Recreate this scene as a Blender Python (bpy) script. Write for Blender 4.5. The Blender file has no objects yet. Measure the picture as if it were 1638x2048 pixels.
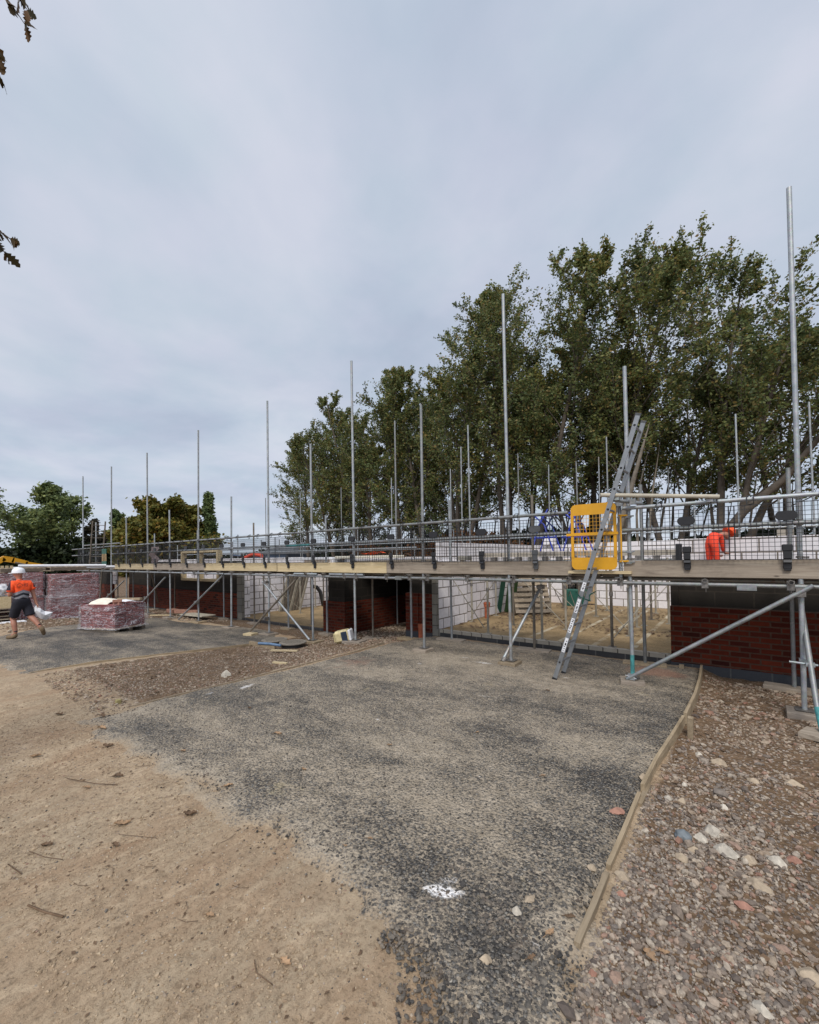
import bpy, bmesh, math, random
import numpy as np
from mathutils import Vector, Matrix, noise as mnoise
random.seed(7); rng = np.random.default_rng(7)
R = math.radians
SC = bpy.context.scene
C = SC.collection

# ------------------------------------------------------------------ camera
cam_d = bpy.data.cameras.new('camera'); cam = bpy.data.objects.new('camera', cam_d); C.objects.link(cam)
YAW, PITCH, ROLL = R(37.7), math.atan(.0188), .0155
f0 = Vector((-math.sin(YAW)*math.cos(PITCH), math.cos(YAW)*math.cos(PITCH), math.sin(PITCH)))
r0 = Vector((math.cos(YAW), math.sin(YAW), 0)); u0 = r0.cross(f0)
rr = r0*math.cos(ROLL) - u0*math.sin(ROLL); uu = u0*math.cos(ROLL) + r0*math.sin(ROLL)
mw = Matrix(((rr.x, uu.x, -f0.x, 0), (rr.y, uu.y, -f0.y, 0), (rr.z, uu.z, -f0.z, 1.7), (0, 0, 0, 1)))
cam.matrix_world = mw
cam_d.sensor_fit = 'VERTICAL'; cam_d.sensor_height = 24; cam_d.lens = 850/2048*24
cam_d.shift_y = 74/2048; cam_d.clip_start = .05; cam_d.clip_end = 3000
SC.camera = cam

# ------------------------------------------------------------------ world + sun
SUN_EL, SUN_AZ = R(48), R(155)          # azimuth clockwise from +Y
w = bpy.data.worlds.new('World'); SC.world = w; w.use_nodes = True
nt = w.node_tree; nt.nodes.clear()
def N(t, typ, **kw):
    n = t.nodes.new(typ)
    for k, v in kw.items(): setattr(n, k, v)
    return n
out = N(nt, 'ShaderNodeOutputWorld'); bg = N(nt, 'ShaderNodeBackground'); nt.links.new(bg.outputs[0], out.inputs[0])
sky = N(nt, 'ShaderNodeTexSky', sky_type='NISHITA', sun_disc=False, sun_elevation=SUN_EL, sun_rotation=SUN_AZ)
skm = N(nt, 'ShaderNodeVectorMath', operation='SCALE'); skm.inputs[3].default_value = .09
nt.links.new(sky.outputs[0], skm.inputs[0])
tc = N(nt, 'ShaderNodeTexCoord'); sep = N(nt, 'ShaderNodeSeparateXYZ'); nt.links.new(tc.outputs['Generated'], sep.inputs[0])
def wm(op, a, b=None, c=None):
    n = N(nt, 'ShaderNodeMath', operation=op)
    for i, v in enumerate((a, b, c)):
        if v is None: continue
        if isinstance(v, (int, float)): n.inputs[i].default_value = v
        else: nt.links.new(v, n.inputs[i])
    return n.outputs[0]
zc = wm('MAXIMUM', sep.outputs['Z'], 0.0)
den = wm('ADD', zc, .16)
cx = wm('DIVIDE', sep.outputs['X'], den); cy = wm('DIVIDE', sep.outputs['Y'], den)
cv = N(nt, 'ShaderNodeCombineXYZ'); nt.links.new(cx, cv.inputs[0]); nt.links.new(cy, cv.inputs[1])
n1 = N(nt, 'ShaderNodeTexNoise'); n1.inputs['Scale'].default_value = 1.25; n1.inputs['Detail'].default_value = 7; n1.inputs['Roughness'].default_value = .52; n1.inputs['Distortion'].default_value = .35
n2 = N(nt, 'ShaderNodeTexNoise'); n2.inputs['Scale'].default_value = 3.0; n2.inputs['Detail'].default_value = 6
nt.links.new(cv.outputs[0], n1.inputs['Vector']); nt.links.new(cv.outputs[0], n2.inputs['Vector'])
def ramp(t, fac, stops, interp='LINEAR'):
    n = N(t, 'ShaderNodeValToRGB'); n.color_ramp.interpolation = interp
    cr = n.color_ramp
    while len(cr.elements) < len(stops): cr.elements.new(.5)
    for e, (p, c) in zip(cr.elements, stops):
        e.position = p; e.color = (*c, 1)
    t.links.new(fac, n.inputs[0]); return n.outputs[0]
cl = ramp(nt, n1.outputs['Fac'], [(.30, (.40, .45, .55)), (.44, (.455, .505, .60)), (.55, (.505, .55, .635)), (.70, (.57, .605, .675))])
tint = ramp(nt, n2.outputs['Fac'], [(.38, (.94, .97, .98)), (.62, (1.05, 1.02, 1.03))])
mul = N(nt, 'ShaderNodeMix', data_type='RGBA', blend_type='MULTIPLY'); mul.inputs[0].default_value = 1
nt.links.new(cl, mul.inputs[6]); nt.links.new(tint, mul.inputs[7])
el = ramp(nt, zc, [(0, (1.06, 1.08, 1.06)), (.10, (.97, .98, .98)), (.35, (.95, .96, .96)), (.80, (1.0, 1.0, 1.0)), (.90, (1.6, 1.57, 1.52)), (1, (2.4, 2.33, 2.22))])
mul2 = N(nt, 'ShaderNodeMix', data_type='RGBA', blend_type='MULTIPLY'); mul2.inputs[0].default_value = 1
nt.links.new(mul.outputs[2], mul2.inputs[6]); nt.links.new(el, mul2.inputs[7])
bk = N(nt, 'ShaderNodeMapRange'); nt.links.new(sep.outputs['Y'], bk.inputs[0]); bk.inputs[1].default_value = -.75; bk.inputs[2].default_value = -.05; bk.inputs[3].default_value = 1.5; bk.inputs[4].default_value = 1.0
mul3 = N(nt, 'ShaderNodeVectorMath', operation='SCALE'); nt.links.new(mul2.outputs[2], mul3.inputs[0]); nt.links.new(bk.outputs[0], mul3.inputs[3])
mx = N(nt, 'ShaderNodeMix', data_type='RGBA'); mx.inputs[0].default_value = .08
nt.links.new(mul3.outputs[0], mx.inputs[6]); nt.links.new(skm.outputs[0], mx.inputs[7])
nt.links.new(mx.outputs[2], bg.inputs[0]); bg.inputs[1].default_value = 1.0
sd = bpy.data.lights.new('sun', 'SUN'); sd.energy = 1.9; sd.angle = R(18); sd.color = (1, .95, .88)
so = bpy.data.objects.new('sun', sd); C.objects.link(so)
sdir = Vector((math.sin(SUN_AZ)*math.cos(SUN_EL), math.cos(SUN_AZ)*math.cos(SUN_EL), math.sin(SUN_EL)))
so.rotation_euler = sdir.to_track_quat('Z', 'Y').to_euler()
SC.view_settings.view_transform = 'Standard'; SC.view_settings.look = 'None'; SC.view_settings.exposure = .30; SC.view_settings.gamma = 1

# ------------------------------------------------------------------ materials
class MT:
    def __init__(s, name):
        s.m = bpy.data.materials.new(name); s.m.use_nodes = True; s.t = s.m.node_tree
        s.b = s.t.nodes['Principled BSDF']; s.b.inputs['Roughness'].default_value = .8
        s.g = N(s.t, 'ShaderNodeNewGeometry')
        s.pos = s.g.outputs['Position']
        s.oc = None
    def obj(s):
        if s.oc is None: s.oc = N(s.t, 'ShaderNodeTexCoord').outputs['Object']
        return s.oc
    def lk(s, a, b): s.t.links.new(a, b)
    def noise(s, scale, detail=4, rough=.55, vec=None, dist=0, out='Fac'):
        n = N(s.t, 'ShaderNodeTexNoise'); n.inputs['Scale'].default_value = scale; n.inputs['Detail'].default_value = detail
        n.inputs['Roughness'].default_value = rough; n.inputs['Distortion'].default_value = dist
        s.lk(vec or s.pos, n.inputs['Vector']); return n.outputs[out]
    def vor(s, scale, feature='F1', out='Distance', vec=None, rnd=1):
        n = N(s.t, 'ShaderNodeTexVoronoi', feature=feature); n.inputs['Scale'].default_value = scale; n.inputs['Randomness'].default_value = rnd
        s.lk(vec or s.pos, n.inputs['Vector']); return n.outputs[out]
    def scl(s, vec, v):
        n = N(s.t, 'ShaderNodeVectorMath', operation='MULTIPLY'); s.lk(vec, n.inputs[0]); n.inputs[1].default_value = v; return n.outputs[0]
    def math(s, op, a, b=None, c=None, clamp=False):
        n = N(s.t, 'ShaderNodeMath', operation=op); n.use_clamp = clamp
        for i, v in enumerate((a, b, c)):
            if v is None: continue
            if isinstance(v, (int, float)): n.inputs[i].default_value = v
            else: s.lk(v, n.inputs[i])
        return n.outputs[0]
    def ramp(s, fac, stops, interp='LINEAR'): return ramp(s.t, fac, stops, interp)
    def mix(s, fac, a, b, mode='MIX'):
        n = N(s.t, 'ShaderNodeMix', data_type='RGBA', blend_type=mode)
        for i, v in ((0, fac), (6, a), (7, b)):
            if isinstance(v, (int, float)): n.inputs[i].default_value = v
            elif isinstance(v, tuple): n.inputs[i].default_value = (*v, 1)
            else: s.lk(v, n.inputs[i])
        return n.outputs[2]
    def col(s, c):
        if isinstance(c, tuple): s.b.inputs['Base Color'].default_value = (*c, 1)
        else: s.lk(c, s.b.inputs['Base Color'])
    def bump(s, h, strength=.5, dist=.01):
        n = N(s.t, 'ShaderNodeBump'); n.inputs['Strength'].default_value = strength; n.inputs['Distance'].default_value = dist
        s.lk(h, n.inputs['Height']); s.lk(n.outputs[0], s.b.inputs['Normal'])
    def rough(s, v):
        if isinstance(v, (int, float)): s.b.inputs['Roughness'].default_value = v
        else: s.lk(v, s.b.inputs['Roughness'])
    def sepxyz(s, v):
        n = N(s.t, 'ShaderNodeSeparateXYZ'); s.lk(v, n.inputs[0]); return n.outputs
    def comb(s, x, y, z):
        n = N(s.t, 'ShaderNodeCombineXYZ')
        for i, v in enumerate((x, y, z)):
            if isinstance(v, (int, float)): n.inputs[i].default_value = v
            else: s.lk(v, n.inputs[i])
        return n.outputs[0]
    def attr(s, name):
        n = N(s.t, 'ShaderNodeAttribute'); n.attribute_name = name; return n.outputs['Fac']

def simple(name, c, rough=.7, metal=0, var=.25, scale=6, bump=0, bscale=40):
    m = MT(name); a = tuple(x*(1-var) for x in c); b = tuple(min(1, x*(1+var)) for x in c)
    m.col(m.ramp(m.noise(scale, 6, .65), [(.3, a), (.7, b)])); m.rough(rough); m.b.inputs['Metallic'].default_value = metal
    if bump: m.bump(m.noise(bscale, 5, .6), bump, .004)
    return m.m

def mat_dirt():
    m = MT('tan_dirt')
    big = m.noise(.55, 5, .6); mid = m.noise(2.6, 9, .68); fine = m.noise(30, 8, .72, dist=.4); grit = m.noise(170, 4, .7)
    st = m.noise(2.0, 8, .68, vec=m.scl(m.pos, (1, .3, 1)), dist=.8)
    c = m.ramp(mid, [(.3, (.29, .205, .13)), (.5, (.405, .305, .20)), (.7, (.51, .40, .28))])
    c = m.mix(m.ramp(big, [(.40, (0,)*3), (.62, (.8,)*3)]), c, (.36, .28, .19))
    c = m.mix(m.ramp(st, [(.44, (0,)*3), (.66, (.85,)*3)]), c, (.31, .20, .12))
    c = m.mix(m.ramp(fine, [(.34, (.75,)*3), (.53, (0,)*3)]), c, (.17, .12, .075))
    c = m.mix(m.ramp(m.noise(11, 7, .7, vec=m.scl(m.pos, (1, .55, 1)), dist=.7), [(.52, (0,)*3), (.68, (.6,)*3)]), c, (.56, .43, .29))
    c = m.mix(m.ramp(m.noise(95, 4, .7), [(.36, (.6,)*3), (.44, (0,)*3)]), c, (.13, .095, .06))
    c = m.mix(m.ramp(grit, [(.62, (0,)*3), (.7, (.5,)*3)]), c, (.55, .47, .37))
    # small pebbles
    vd = m.vor(58); vc = m.vor(58, out='Color'); vs = m.sepxyz(vc)
    peb = m.math('MULTIPLY', m.math('LESS_THAN', vd, .26), m.math('LESS_THAN', vs[0], .13))
    pc = m.ramp(vs[1], [(0, (.10, .09, .08)), (.5, (.24, .19, .14)), (1, (.5, .45, .38))])
    c = m.mix(peb, c, pc)
    # rubble soil (attribute) : redder brown with many stones
    g = m.attr('gravel')
    vd2 = m.vor(34); vs2 = m.sepxyz(m.vor(34, out='Color'))
    stone = m.ramp(vs2[1], [(0, (.16, .125, .10)), (.35, (.24, .185, .145)), (.65, (.33, .28, .235)), (.9, (.46, .41, .35)), (1, (.30, .14, .09))])
    soil = m.ramp(m.noise(7, 8, .7), [(.3, (.085, .055, .032)), (.55, (.17, .11, .065)), (.75, (.25, .17, .105))])
    rub = m.mix(m.math('MULTIPLY', m.math('LESS_THAN', vd2, .36), m.ramp(m.noise(1.6, 4), [(.40, (.25,)*3), (.58, (1,)*3)])), soil, stone)
    gm = m.math('ADD', g, m.math('MULTIPLY', m.math('SUBTRACT', m.noise(5, 6, .7), .5), .9))
    gm = m.ramp(gm, [(.42, (0,)*3), (.6, (1,)*3)])
    c = m.mix(gm, c, rub)
    m.col(c); m.rough(.92); m.b.inputs['Specular IOR Level'].default_value = .2
    h = m.math('ADD', m.math('MULTIPLY', fine, .6), m.math('MULTIPLY', grit, .25))
    h = m.math('SUBTRACT', h, m.math('MULTIPLY', m.math('MULTIPLY', vd2, gm), 1.2))
    h = m.math('ADD', h, m.math('MULTIPLY', peb, .4))
    m.bump(h, .8, .02)
    return m.m

def mat_asphalt():
    m = MT('dusty_asphalt')
    vd = m.vor(52); vs = m.sepxyz(m.vor(52, out='Color'))
    vd3 = m.vor(115)
    st = m.ramp(vs[0], [(0, (.028, .028, .03)), (.35, (.065, .064, .063)), (.7, (.125, .12, .112)), (.93, (.20, .19, .17)), (1, (.34, .31, .26))])
    gap = (.016, .016, .017)
    c = m.mix(m.ramp(vd, [(.30, (0,)*3), (.52, (1,)*3)]), st, gap)
    # dust lying between the stones, in patches and tyre streaks
    p = m.noise(.95, 9, .66, vec=m.scl(m.pos, (.8, 1.1, 1)), dist=.7)
    p2 = m.noise(3.6, 9, .74, vec=m.scl(m.pos, (.7, 1.4, 1)), dist=.5)
    sx = m.sepxyz(m.pos)
    band = m.noise(1.0, 3, .5, vec=m.scl(m.pos, (.35, 1.7, 1)))
    d = m.math('ADD', m.math('MULTIPLY', p, .6), m.math('MULTIPLY', p2, .4))
    d = m.math('ADD', d, m.math('MULTIPLY', m.math('SUBTRACT', band, .5), .35))
    edge = m.attr('dust')
    d = m.math('ADD', m.math('MULTIPLY_ADD', d, 1.25, -.125), m.math('MULTIPLY', edge, .13))
    dust = m.ramp(m.noise(9, 5, .6), [(.3, (.33, .27, .195)), (.7, (.49, .41, .31))])
    dust = m.mix(m.ramp(edge, [(.55, (0,)*3), (.95, (1,)*3)]), dust, (.36, .275, .185))
    d = m.math('SUBTRACT', d, m.math('MULTIPLY', m.math('LESS_THAN', sx[0], -8.0), .07))
    d = m.math('ADD', d, m.attr('film'))
    # coarse aggregate breaks the dust film up at stone size
    hf = m.math('MULTIPLY', m.math('SUBTRACT', m.noise(75, 3, .65), .5), 1.15)
    hf = m.math('ADD', hf, m.math('MULTIPLY', m.math('SUBTRACT', vd, .36), .35))
    dm = m.ramp(m.math('ADD', d, hf), [(.42, (.06,)*3), (.55, (.5,)*3), (.74, (.88,)*3)])
    dm = m.math('MAXIMUM', dm, m.ramp(m.math('ADD', edge, m.math('MULTIPLY', m.math('SUBTRACT', p2, .5), .8)), [(.84, (0,)*3), (1.0, (1,)*3)]))
    c = m.mix(dm, c, dust)
    # pale clay-stained patches and brick dust
    red = m.attr('brickdust')
    rm = m.ramp(m.math('ADD', red, m.math('MULTIPLY', m.math('SUBTRACT', m.noise(4, 7, .7), .5), 1.1)), [(.5, (0,)*3), (.8, (.6,)*3)])
    c = m.mix(rm, c, (.34, .18, .12))
    yl = m.ramp(m.noise(1.7, 6, .7, dist=.4), [(.63, (0,)*3), (.70, (.5,)*3)])
    c = m.mix(m.math('MULTIPLY', yl, m.ramp(vd, [(.2, (.4,)*3), (.5, (1,)*3)])), c, (.40, .33, .20))
    # spilled white mortar powder
    wh = m.attr('white')
    wmk = m.ramp(m.math('ADD', wh, m.math('MULTIPLY', m.math('SUBTRACT', m.noise(26, 6, .75), .5), 1.3)), [(.50, (0,)*3), (.95, (1,)*3)])
    c = m.mix(wmk, c, (.78, .75, .72))
    m.col(c); m.rough(m.mix(dm, (.62,)*3, (.95,)*3)); m.b.inputs['Specular IOR Level'].default_value = .3
    h = m.math('ADD', m.math('MULTIPLY', vd, -1.0), m.math('MULTIPLY', vd3, -.25))
    h = m.math('MULTIPLY', h, m.math('SUBTRACT', 1.1, m.math('MULTIPLY', edge, .8)))
    m.bump(h, 1.0, .016)
    return m.m

def mat_masonry(name, bw, bh, mortar, cols, mcol, bump=.4, offset=.5, msize=.01, wet=.85, zoff=0.0, dark=None):
    m = MT(name)
    s = m.sepxyz(m.pos)
    nx = m.math('ADD', s[0], s[1])
    v = m.comb(nx, m.math('ADD', s[2], 10*bh+zoff), 0)
    b = N(m.t, 'ShaderNodeTexBrick'); b.offset = offset; b.squash = 1
    b.inputs['Scale'].default_value = 1; b.inputs['Brick Width'].default_value = bw; b.inputs['Row Height'].default_value = bh
    b.inputs['Mortar Size'].default_value = msize; b.inputs['Mortar Smooth'].default_value = .1
    b.inputs['Color1'].default_value = (0, 0, 0, 1); b.inputs['Color2'].default_value = (1, 1, 1, 1); b.inputs['Bias'].default_value = 0
    nz = N(m.t, 'ShaderNodeVectorMath', operation='MULTIPLY_ADD'); m.lk(m.noise(30, 3, out='Color'), nz.inputs[0]); nz.inputs[1].default_value = (.006, .006, 0); m.lk(v, nz.inputs[2])
    m.lk(nz.outputs[0], b.inputs['Vector'])
    stops = [(i/(max(1, len(cols)-1)), c) for i, c in enumerate(cols)]
    bc = m.ramp(m.sepxyz(b.outputs['Color'])[0], stops)
    bc = m.mix(m.ramp(m.noise(14, 7, .7), [(.3, (.35,)*3), (.7, (0,)*3)]), bc, tuple(x*.55 for x in cols[0]))
    if dark: bc = m.mix(m.ramp(m.noise(1.3, 6, .65), [(.5, (0,)*3), (.7, (.55,)*3)]), bc, dark)
    mc = m.ramp(m.noise(20, 4), [(.3, tuple(x*.7 for x in mcol)), (.7, mcol)])
    c = m.mix(b.outputs['Fac'], bc, mc)
    m.col(c); m.rough(wet); m.b.inputs['Specular IOR Level'].default_value = .15
    h = m.math('SUBTRACT', m.math('MULTIPLY', m.noise(70, 5, .7), .35), b.outputs['Fac'])
    m.bump(h, bump, .008)
    return m.m

def mat_wood(name, c1, c2, scale=1.0, axis=0, grime=.3):
    m = MT(name); sc = [22, 22, 22]; sc[axis] = 1.6
    v = m.scl(m.pos, tuple(sc))
    n = m.noise(1.1*scale, 6, .65, vec=v, dist=1.2)
    c = m.ramp(n, [(.3, c1), (.7, c2)])
    kn = m.vor(3.1, vec=m.scl(m.pos, (1, 2.4, 2.4)))
    c = m.mix(m.ramp(kn, [(.04, (.8,)*3), (.10, (0,)*3)]), c, tuple(x*.35 for x in c1))
    c = m.mix(m.ramp(m.noise(2.3, 6, .7), [(.5, (0,)*3), (.75, (grime,)*3)]), c, tuple(x*.45 for x in c1))
    # random tone per board
    oi = N(m.t, 'ShaderNodeObjectInfo'); c = m.mix(1.0, c, m.ramp(oi.outputs['Random'], [(0, (.82, .82, .84)), (1, (1.1, 1.08, 1.04))]), 'MULTIPLY')
    m.col(c); m.rough(.8); m.bump(n, .35, .003)
    return m.m

def mat_steel():
    m = MT('galvanised_steel')
    n = m.noise(9, 7, .7); sp = m.vor(60, out='Color')
    c = m.ramp(n, [(.3, (.24, .255, .265)), (.55, (.36, .375, .385)), (.75, (.46, .47, .475))])
    c = m.mix(m.ramp(m.noise(2.3, 5, .75, vec=m.scl(m.pos, (1, 1, .5))), [(.60, (0,)*3), (.68, (.6,)*3)]), c, (.25, .19, .14))
    c = m.mix(.12, c, sp, 'MULTIPLY')
    oi = N(m.t, 'ShaderNodeObjectInfo'); c = m.mix(1.0, c, m.ramp(oi.outputs['Random'], [(0, (.70, .68, .64)), (.5, (1, 1, 1)), (1, (1.18, 1.2, 1.2))]), 'MULTIPLY')
    c = m.mix(m.ramp(m.noise(26, 4, .6), [(.64, (0,)*3), (.70, (.7,)*3)]), c, (.42, .40, .37))
    m.col(c); m.b.inputs['Metallic'].default_value = .55; m.rough(m.ramp(n, [(.3, (.42,)*3), (.7, (.6,)*3)])); m.bump(m.noise(120, 3), .15, .001)
    return m.m

def mat_leaf(name, cols, trans=.25):
    m = MT(name)
    g = m.g.outputs['Random Per Island'] if 'Random Per Island' in m.g.outputs else m.noise(3)
    stops = [(i/(len(cols)-1), c) for i, c in enumerate(cols)]
    c = m.ramp(g, stops)
    c = m.mix(1.0, c, m.ramp(m.noise(.5, 5, .65), [(.3, (.6, .66, .66)), (.5, (.95, .95, .9)), (.72, (1.35, 1.18, .85))]), 'MULTIPLY')
    m.col(c); m.rough(.6); m.b.inputs['Specular IOR Level'].default_value = .3
    d = m.t.nodes['Material Output']
    tr = N(m.t, 'ShaderNodeBsdfTranslucent'); m.lk(c, tr.inputs[0])
    ms = N(m.t, 'ShaderNodeMixShader'); ms.inputs[0].default_value = trans
    m.lk(m.b.outputs[0], ms.inputs[1]); m.lk(tr.outputs[0], ms.inputs[2]); m.lk(ms.outputs[0], d.inputs[0])
    return m.m

def mat_stones(name, cols):
    m = MT(name)
    g = m.g.outputs['Random Per Island']
    c = m.ramp(g, [(i/(len(cols)-1), k) for i, k in enumerate(cols)])
    c = m.mix(m.ramp(m.noise(60, 5, .7), [(.35, (.5,)*3), (.65, (0,)*3)]), c, tuple(x*.5 for x in cols[0]))
    c = m.mix(m.ramp(m.noise(8, 5, .7), [(.5, (0,)*3), (.7, (.35,)*3)]), c, (.27, .19, .13))
    m.col(c); m.rough(.85); m.bump(m.noise(180, 4), .3, .002)
    return m.m

def mat_plastic_wrap():
    m = MT('clear_wrap')
    m.b.inputs['Base Color'].default_value = (.72, .70, .74, 1); m.b.inputs['Roughness'].default_value = .22
    n = m.noise(2.2, 3, .55, vec=m.scl(m.pos, (1, 1, 2.8)), dist=2.4); n2_ = m.noise(5, 2, .5, vec=m.scl(m.pos, (1, 1, 1.2)), dist=1.5)
    m.bump(m.math('ADD', n, m.math('MULTIPLY', n2_, .4)), 1.0, .06)
    a = m.math('MAXIMUM', m.ramp(n, [(.465, (.10,)*3), (.5, (.62,)*3), (.535, (.10,)*3)]), m.ramp(n2_, [(.475, (.08,)*3), (.5, (.42,)*3), (.525, (.08,)*3)]))
    a = m.math('MAXIMUM', a, m.ramp(m.noise(1.1, 3, .6), [(.5, (.08,)*3), (.7, (.34,)*3)]))
    m.lk(a, m.b.inputs['Alpha'])
    return m.m

M = {}
M['dirt'] = mat_dirt(); M['asphalt'] = mat_asphalt()
M['brick'] = mat_masonry('red_brick', .225, .075, 0, [(.030, .007, .005), (.115, .019, .008), (.16, .028, .012), (.07, .012, .007), (.19, .035, .015)], (.10, .055, .038))
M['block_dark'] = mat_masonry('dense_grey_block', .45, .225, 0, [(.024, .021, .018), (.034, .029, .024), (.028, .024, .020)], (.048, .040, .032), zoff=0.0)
M['block_foot'] = mat_masonry('foundation_block', .45, .225, 0, [(.060, .063, .070), (.075, .078, .086)], (.12, .12, .115), zoff=.16)
M['block_sill'] = mat_masonry('sill_block', .45, .25, 0, [(.055, .055, .058), (.07, .068, .068)], (.15, .14, .13), zoff=.05)
M['coping'] = mat_masonry('pale_coping', .225, .5, 0, [(.36, .32, .26), (.45, .40, .33)], (.13, .11, .09), zoff=.2)
M['block_white'] = mat_masonry('aerated_white_block', .45, .225, 0, [(.74, .70, .71), (.84, .81, .81), (.78, .735, .74)], (.20, .17, .14), zoff=.105, bump=.5, msize=.011)
M['block_quoin'] = mat_masonry('grey_quoin_block', .45, .225, 0, [(.19, .18, .155), (.25, .235, .20), (.15, .145, .13)], (.11, .10, .085))
M['steel'] = mat_steel()
M['steel_dark'] = simple('weathered_prop_steel', (.17, .145, .115), .6, .35, .35, 8)
M['prop'] = simple('dusty_prop_steel', (.30, .27, .215), .75, .15, .3, 7)
M['coupler'] = simple('coupler_steel', (.20, .185, .17), .5, .6, .45, 25)
M['teal'] = simple('teal_paint', (.06, .24, .24), .55, .2, .5, 12)
M['toe_old'] = mat_wood('weathered_board', (.20, .16, .125), (.37, .315, .25), grime=.5)
M['toe_new'] = mat_wood('fresh_pine_board', (.44, .34, .19), (.60, .50, .32), grime=.2)
M['wood_y'] = mat_wood('edging_pine', (.22, .165, .10), (.38, .30, .20), axis=1, grime=.8)
M['wood_z'] = mat_wood('timber_upright', (.34, .23, .12), (.55, .40, .23), axis=2)
M['deck'] = mat_wood('deck_board', (.12, .095, .07), (.22, .18, .135), grime=.6)
M['pallet'] = mat_wood('pallet_wood', (.24, .19, .13), (.42, .34, .25), grime=.5)
M['black'] = simple('black_plastic', (.012, .012, .014), .45, 0, .3, 10)
M['grey_plastic'] = simple('grey_plastic', (.06, .062, .066), .5, 0, .3, 10)
M['alu'] = simple('ladder_aluminium', (.26, .27, .28), .4, .5, .2, 6)
M['yellow'] = simple('yellow_paint', (.63, .31, .010), .45, 0, .10, 4)
M['white'] = simple('white_sheet', (.72, .72, .74), .6, 0, .1, 3)
M['cream'] = simple('cream_cloth', (.70, .65, .54), .8, 0, .15, 8)
M['blue'] = simple('blue_paint', (.012, .03, .30), .4, 0, .25, 8)
M['green'] = simple('green_paint', (.035, .085, .03), .6, 0, .35, 10)
M['tealpanel'] = simple('teal_panel', (.02, .10, .075), .5, 0, .2, 6)
M['orange'] = simple('hi_vis_orange', (1.0, .105, .02), .75, 0, .12, 14, .5, 9)
M['navy'] = simple('navy_cloth', (.010, .010, .018), .85, 0, .3, 12, .5, 14)
M['silver'] = simple('reflective_tape', (.36, .36, .39), .45, .2, .1, 20)
M['skin'] = simple('skin', (.36, .16, .105), .55, 0, .15, 14)
M['boot'] = simple('suede_boot', (.17, .115, .065), .85, 0, .3, 30)
M['helmet'] = simple('white_helmet', (.80, .81, .84), .3, 0, .05, 4)
M['terracotta'] = simple('terracotta', (.33, .085, .035), .75, 0, .25, 9)
M['black_pipe'] = simple('black_pipe', (.02, .022, .024), .35, 0, .3, 20)
M['iron'] = simple('manhole_iron', (.25, .22, .18), .7, .3, .3, 30, .6, 60)
M['rust_red'] = simple('red_machine_paint', (.62, .06, .02), .5, 0, .2, 8)
M['jerry'] = simple('dirty_cream_plastic', (.50, .42, .23), .5, 0, .35, 12)
M['jerry_blue'] = simple('blue_label', (.014, .026, .05), .5, 0, .2, 8)
M['bark'] = simple('bark', (.085, .068, .052), .9, 0, .4, 5, .8, 18)
M['bark_pale'] = simple('pale_bark', (.17, .145, .115), .9, 0, .4, 4, .8, 14)
M['leaf_wood'] = mat_leaf('leaf_dark_green', trans=.35, cols=[(.068, .098, .042), (.11, .148, .056), (.165, .195, .072), (.22, .24, .09), (.30, .205, .08)])
M['leaf_bright'] = mat_leaf('leaf_bright_green', [(.075, .11, .05), (.115, .155, .065), (.16, .205, .08), (.22, .26, .10)])
M['leaf_olive'] = mat_leaf('leaf_olive', [(.08, .095, .02), (.13, .13, .026), (.18, .165, .035), (.25, .15, .035)])
M['leaf_brown'] = mat_leaf('leaf_sparse_brown', [(.10, .085, .06), (.17, .14, .10), (.09, .10, .05)])
M['leaf_poplar'] = mat_leaf('leaf_poplar', [(.08, .12, .05), (.13, .18, .07), (.19, .24, .09)])
M['leaf_oak'] = mat_leaf('leaf_oak', [(.035, .035, .02), (.07, .05, .02), (.14, .07, .025)])
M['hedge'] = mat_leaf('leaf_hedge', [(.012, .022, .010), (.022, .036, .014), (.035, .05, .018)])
M['leaf_red'] = mat_leaf('leaf_russet', [(.09, .035, .015), (.14, .06, .02), (.06, .045, .015)])
M['dry_leaf'] = simple('dry_leaf', (.31, .20, .115), .85, 0, .45, 22)
M['dry_leaf_dark'] = simple('dry_leaf_dark', (.13, .08, .045), .85, 0, .45, 22)
M['chip'] = mat_stones('asphalt_chips', [(.026, .024, .022), (.06, .054, .048), (.10, .09, .077), (.16, .14, .115), (.24, .20, .155)])
M['gravel'] = mat_stones('mixed_gravel', [(.085, .066, .055), (.16, .125, .098), (.22, .17, .13), (.30, .24, .185), (.17, .145, .125), (.36, .295, .23), (.48, .41, .32), (.27, .135, .09)])
M['rubble'] = mat_stones('pale_rubble', [(.19, .14, .10), (.28, .21, .15), (.36, .28, .20), (.46, .38, .29), (.27, .13, .085)])
M['stone_white'] = simple('white_flint', (.46, .41, .335), .85, 0, .45, 14, .6, 40)
M['stone_blue'] = simple('blue_grey_cobble', (.15, .17, .18), .6, 0, .2, 12)
M['stone_tan'] = simple('tan_stone', (.38, .30, .21), .85, 0, .3, 18, .6, 40)
M['brick_bit'] = simple('broken_brick', (.33, .17, .12), .85, 0, .25, 20, .6, 50)
M['packbrick'] = mat_masonry('packed_bricks', .225, .075, 0, [(.13, .032, .035), (.24, .06, .06), (.31, .085, .075), (.18, .048, .05)], (.02, .01, .01), msize=.004)
M['wrap'] = mat_plastic_wrap()
M['concrete'] = simple('pale_concrete', (.42, .38, .30), .85, 0, .2, 5)
M['bldg_blue'] = simple('blue_cladding', (.06, .10, .17), .6, 0, .15, 2)
M['roof_grey'] = simple('grey_roof', (.07, .075, .08), .7, 0, .2, 2)
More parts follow.
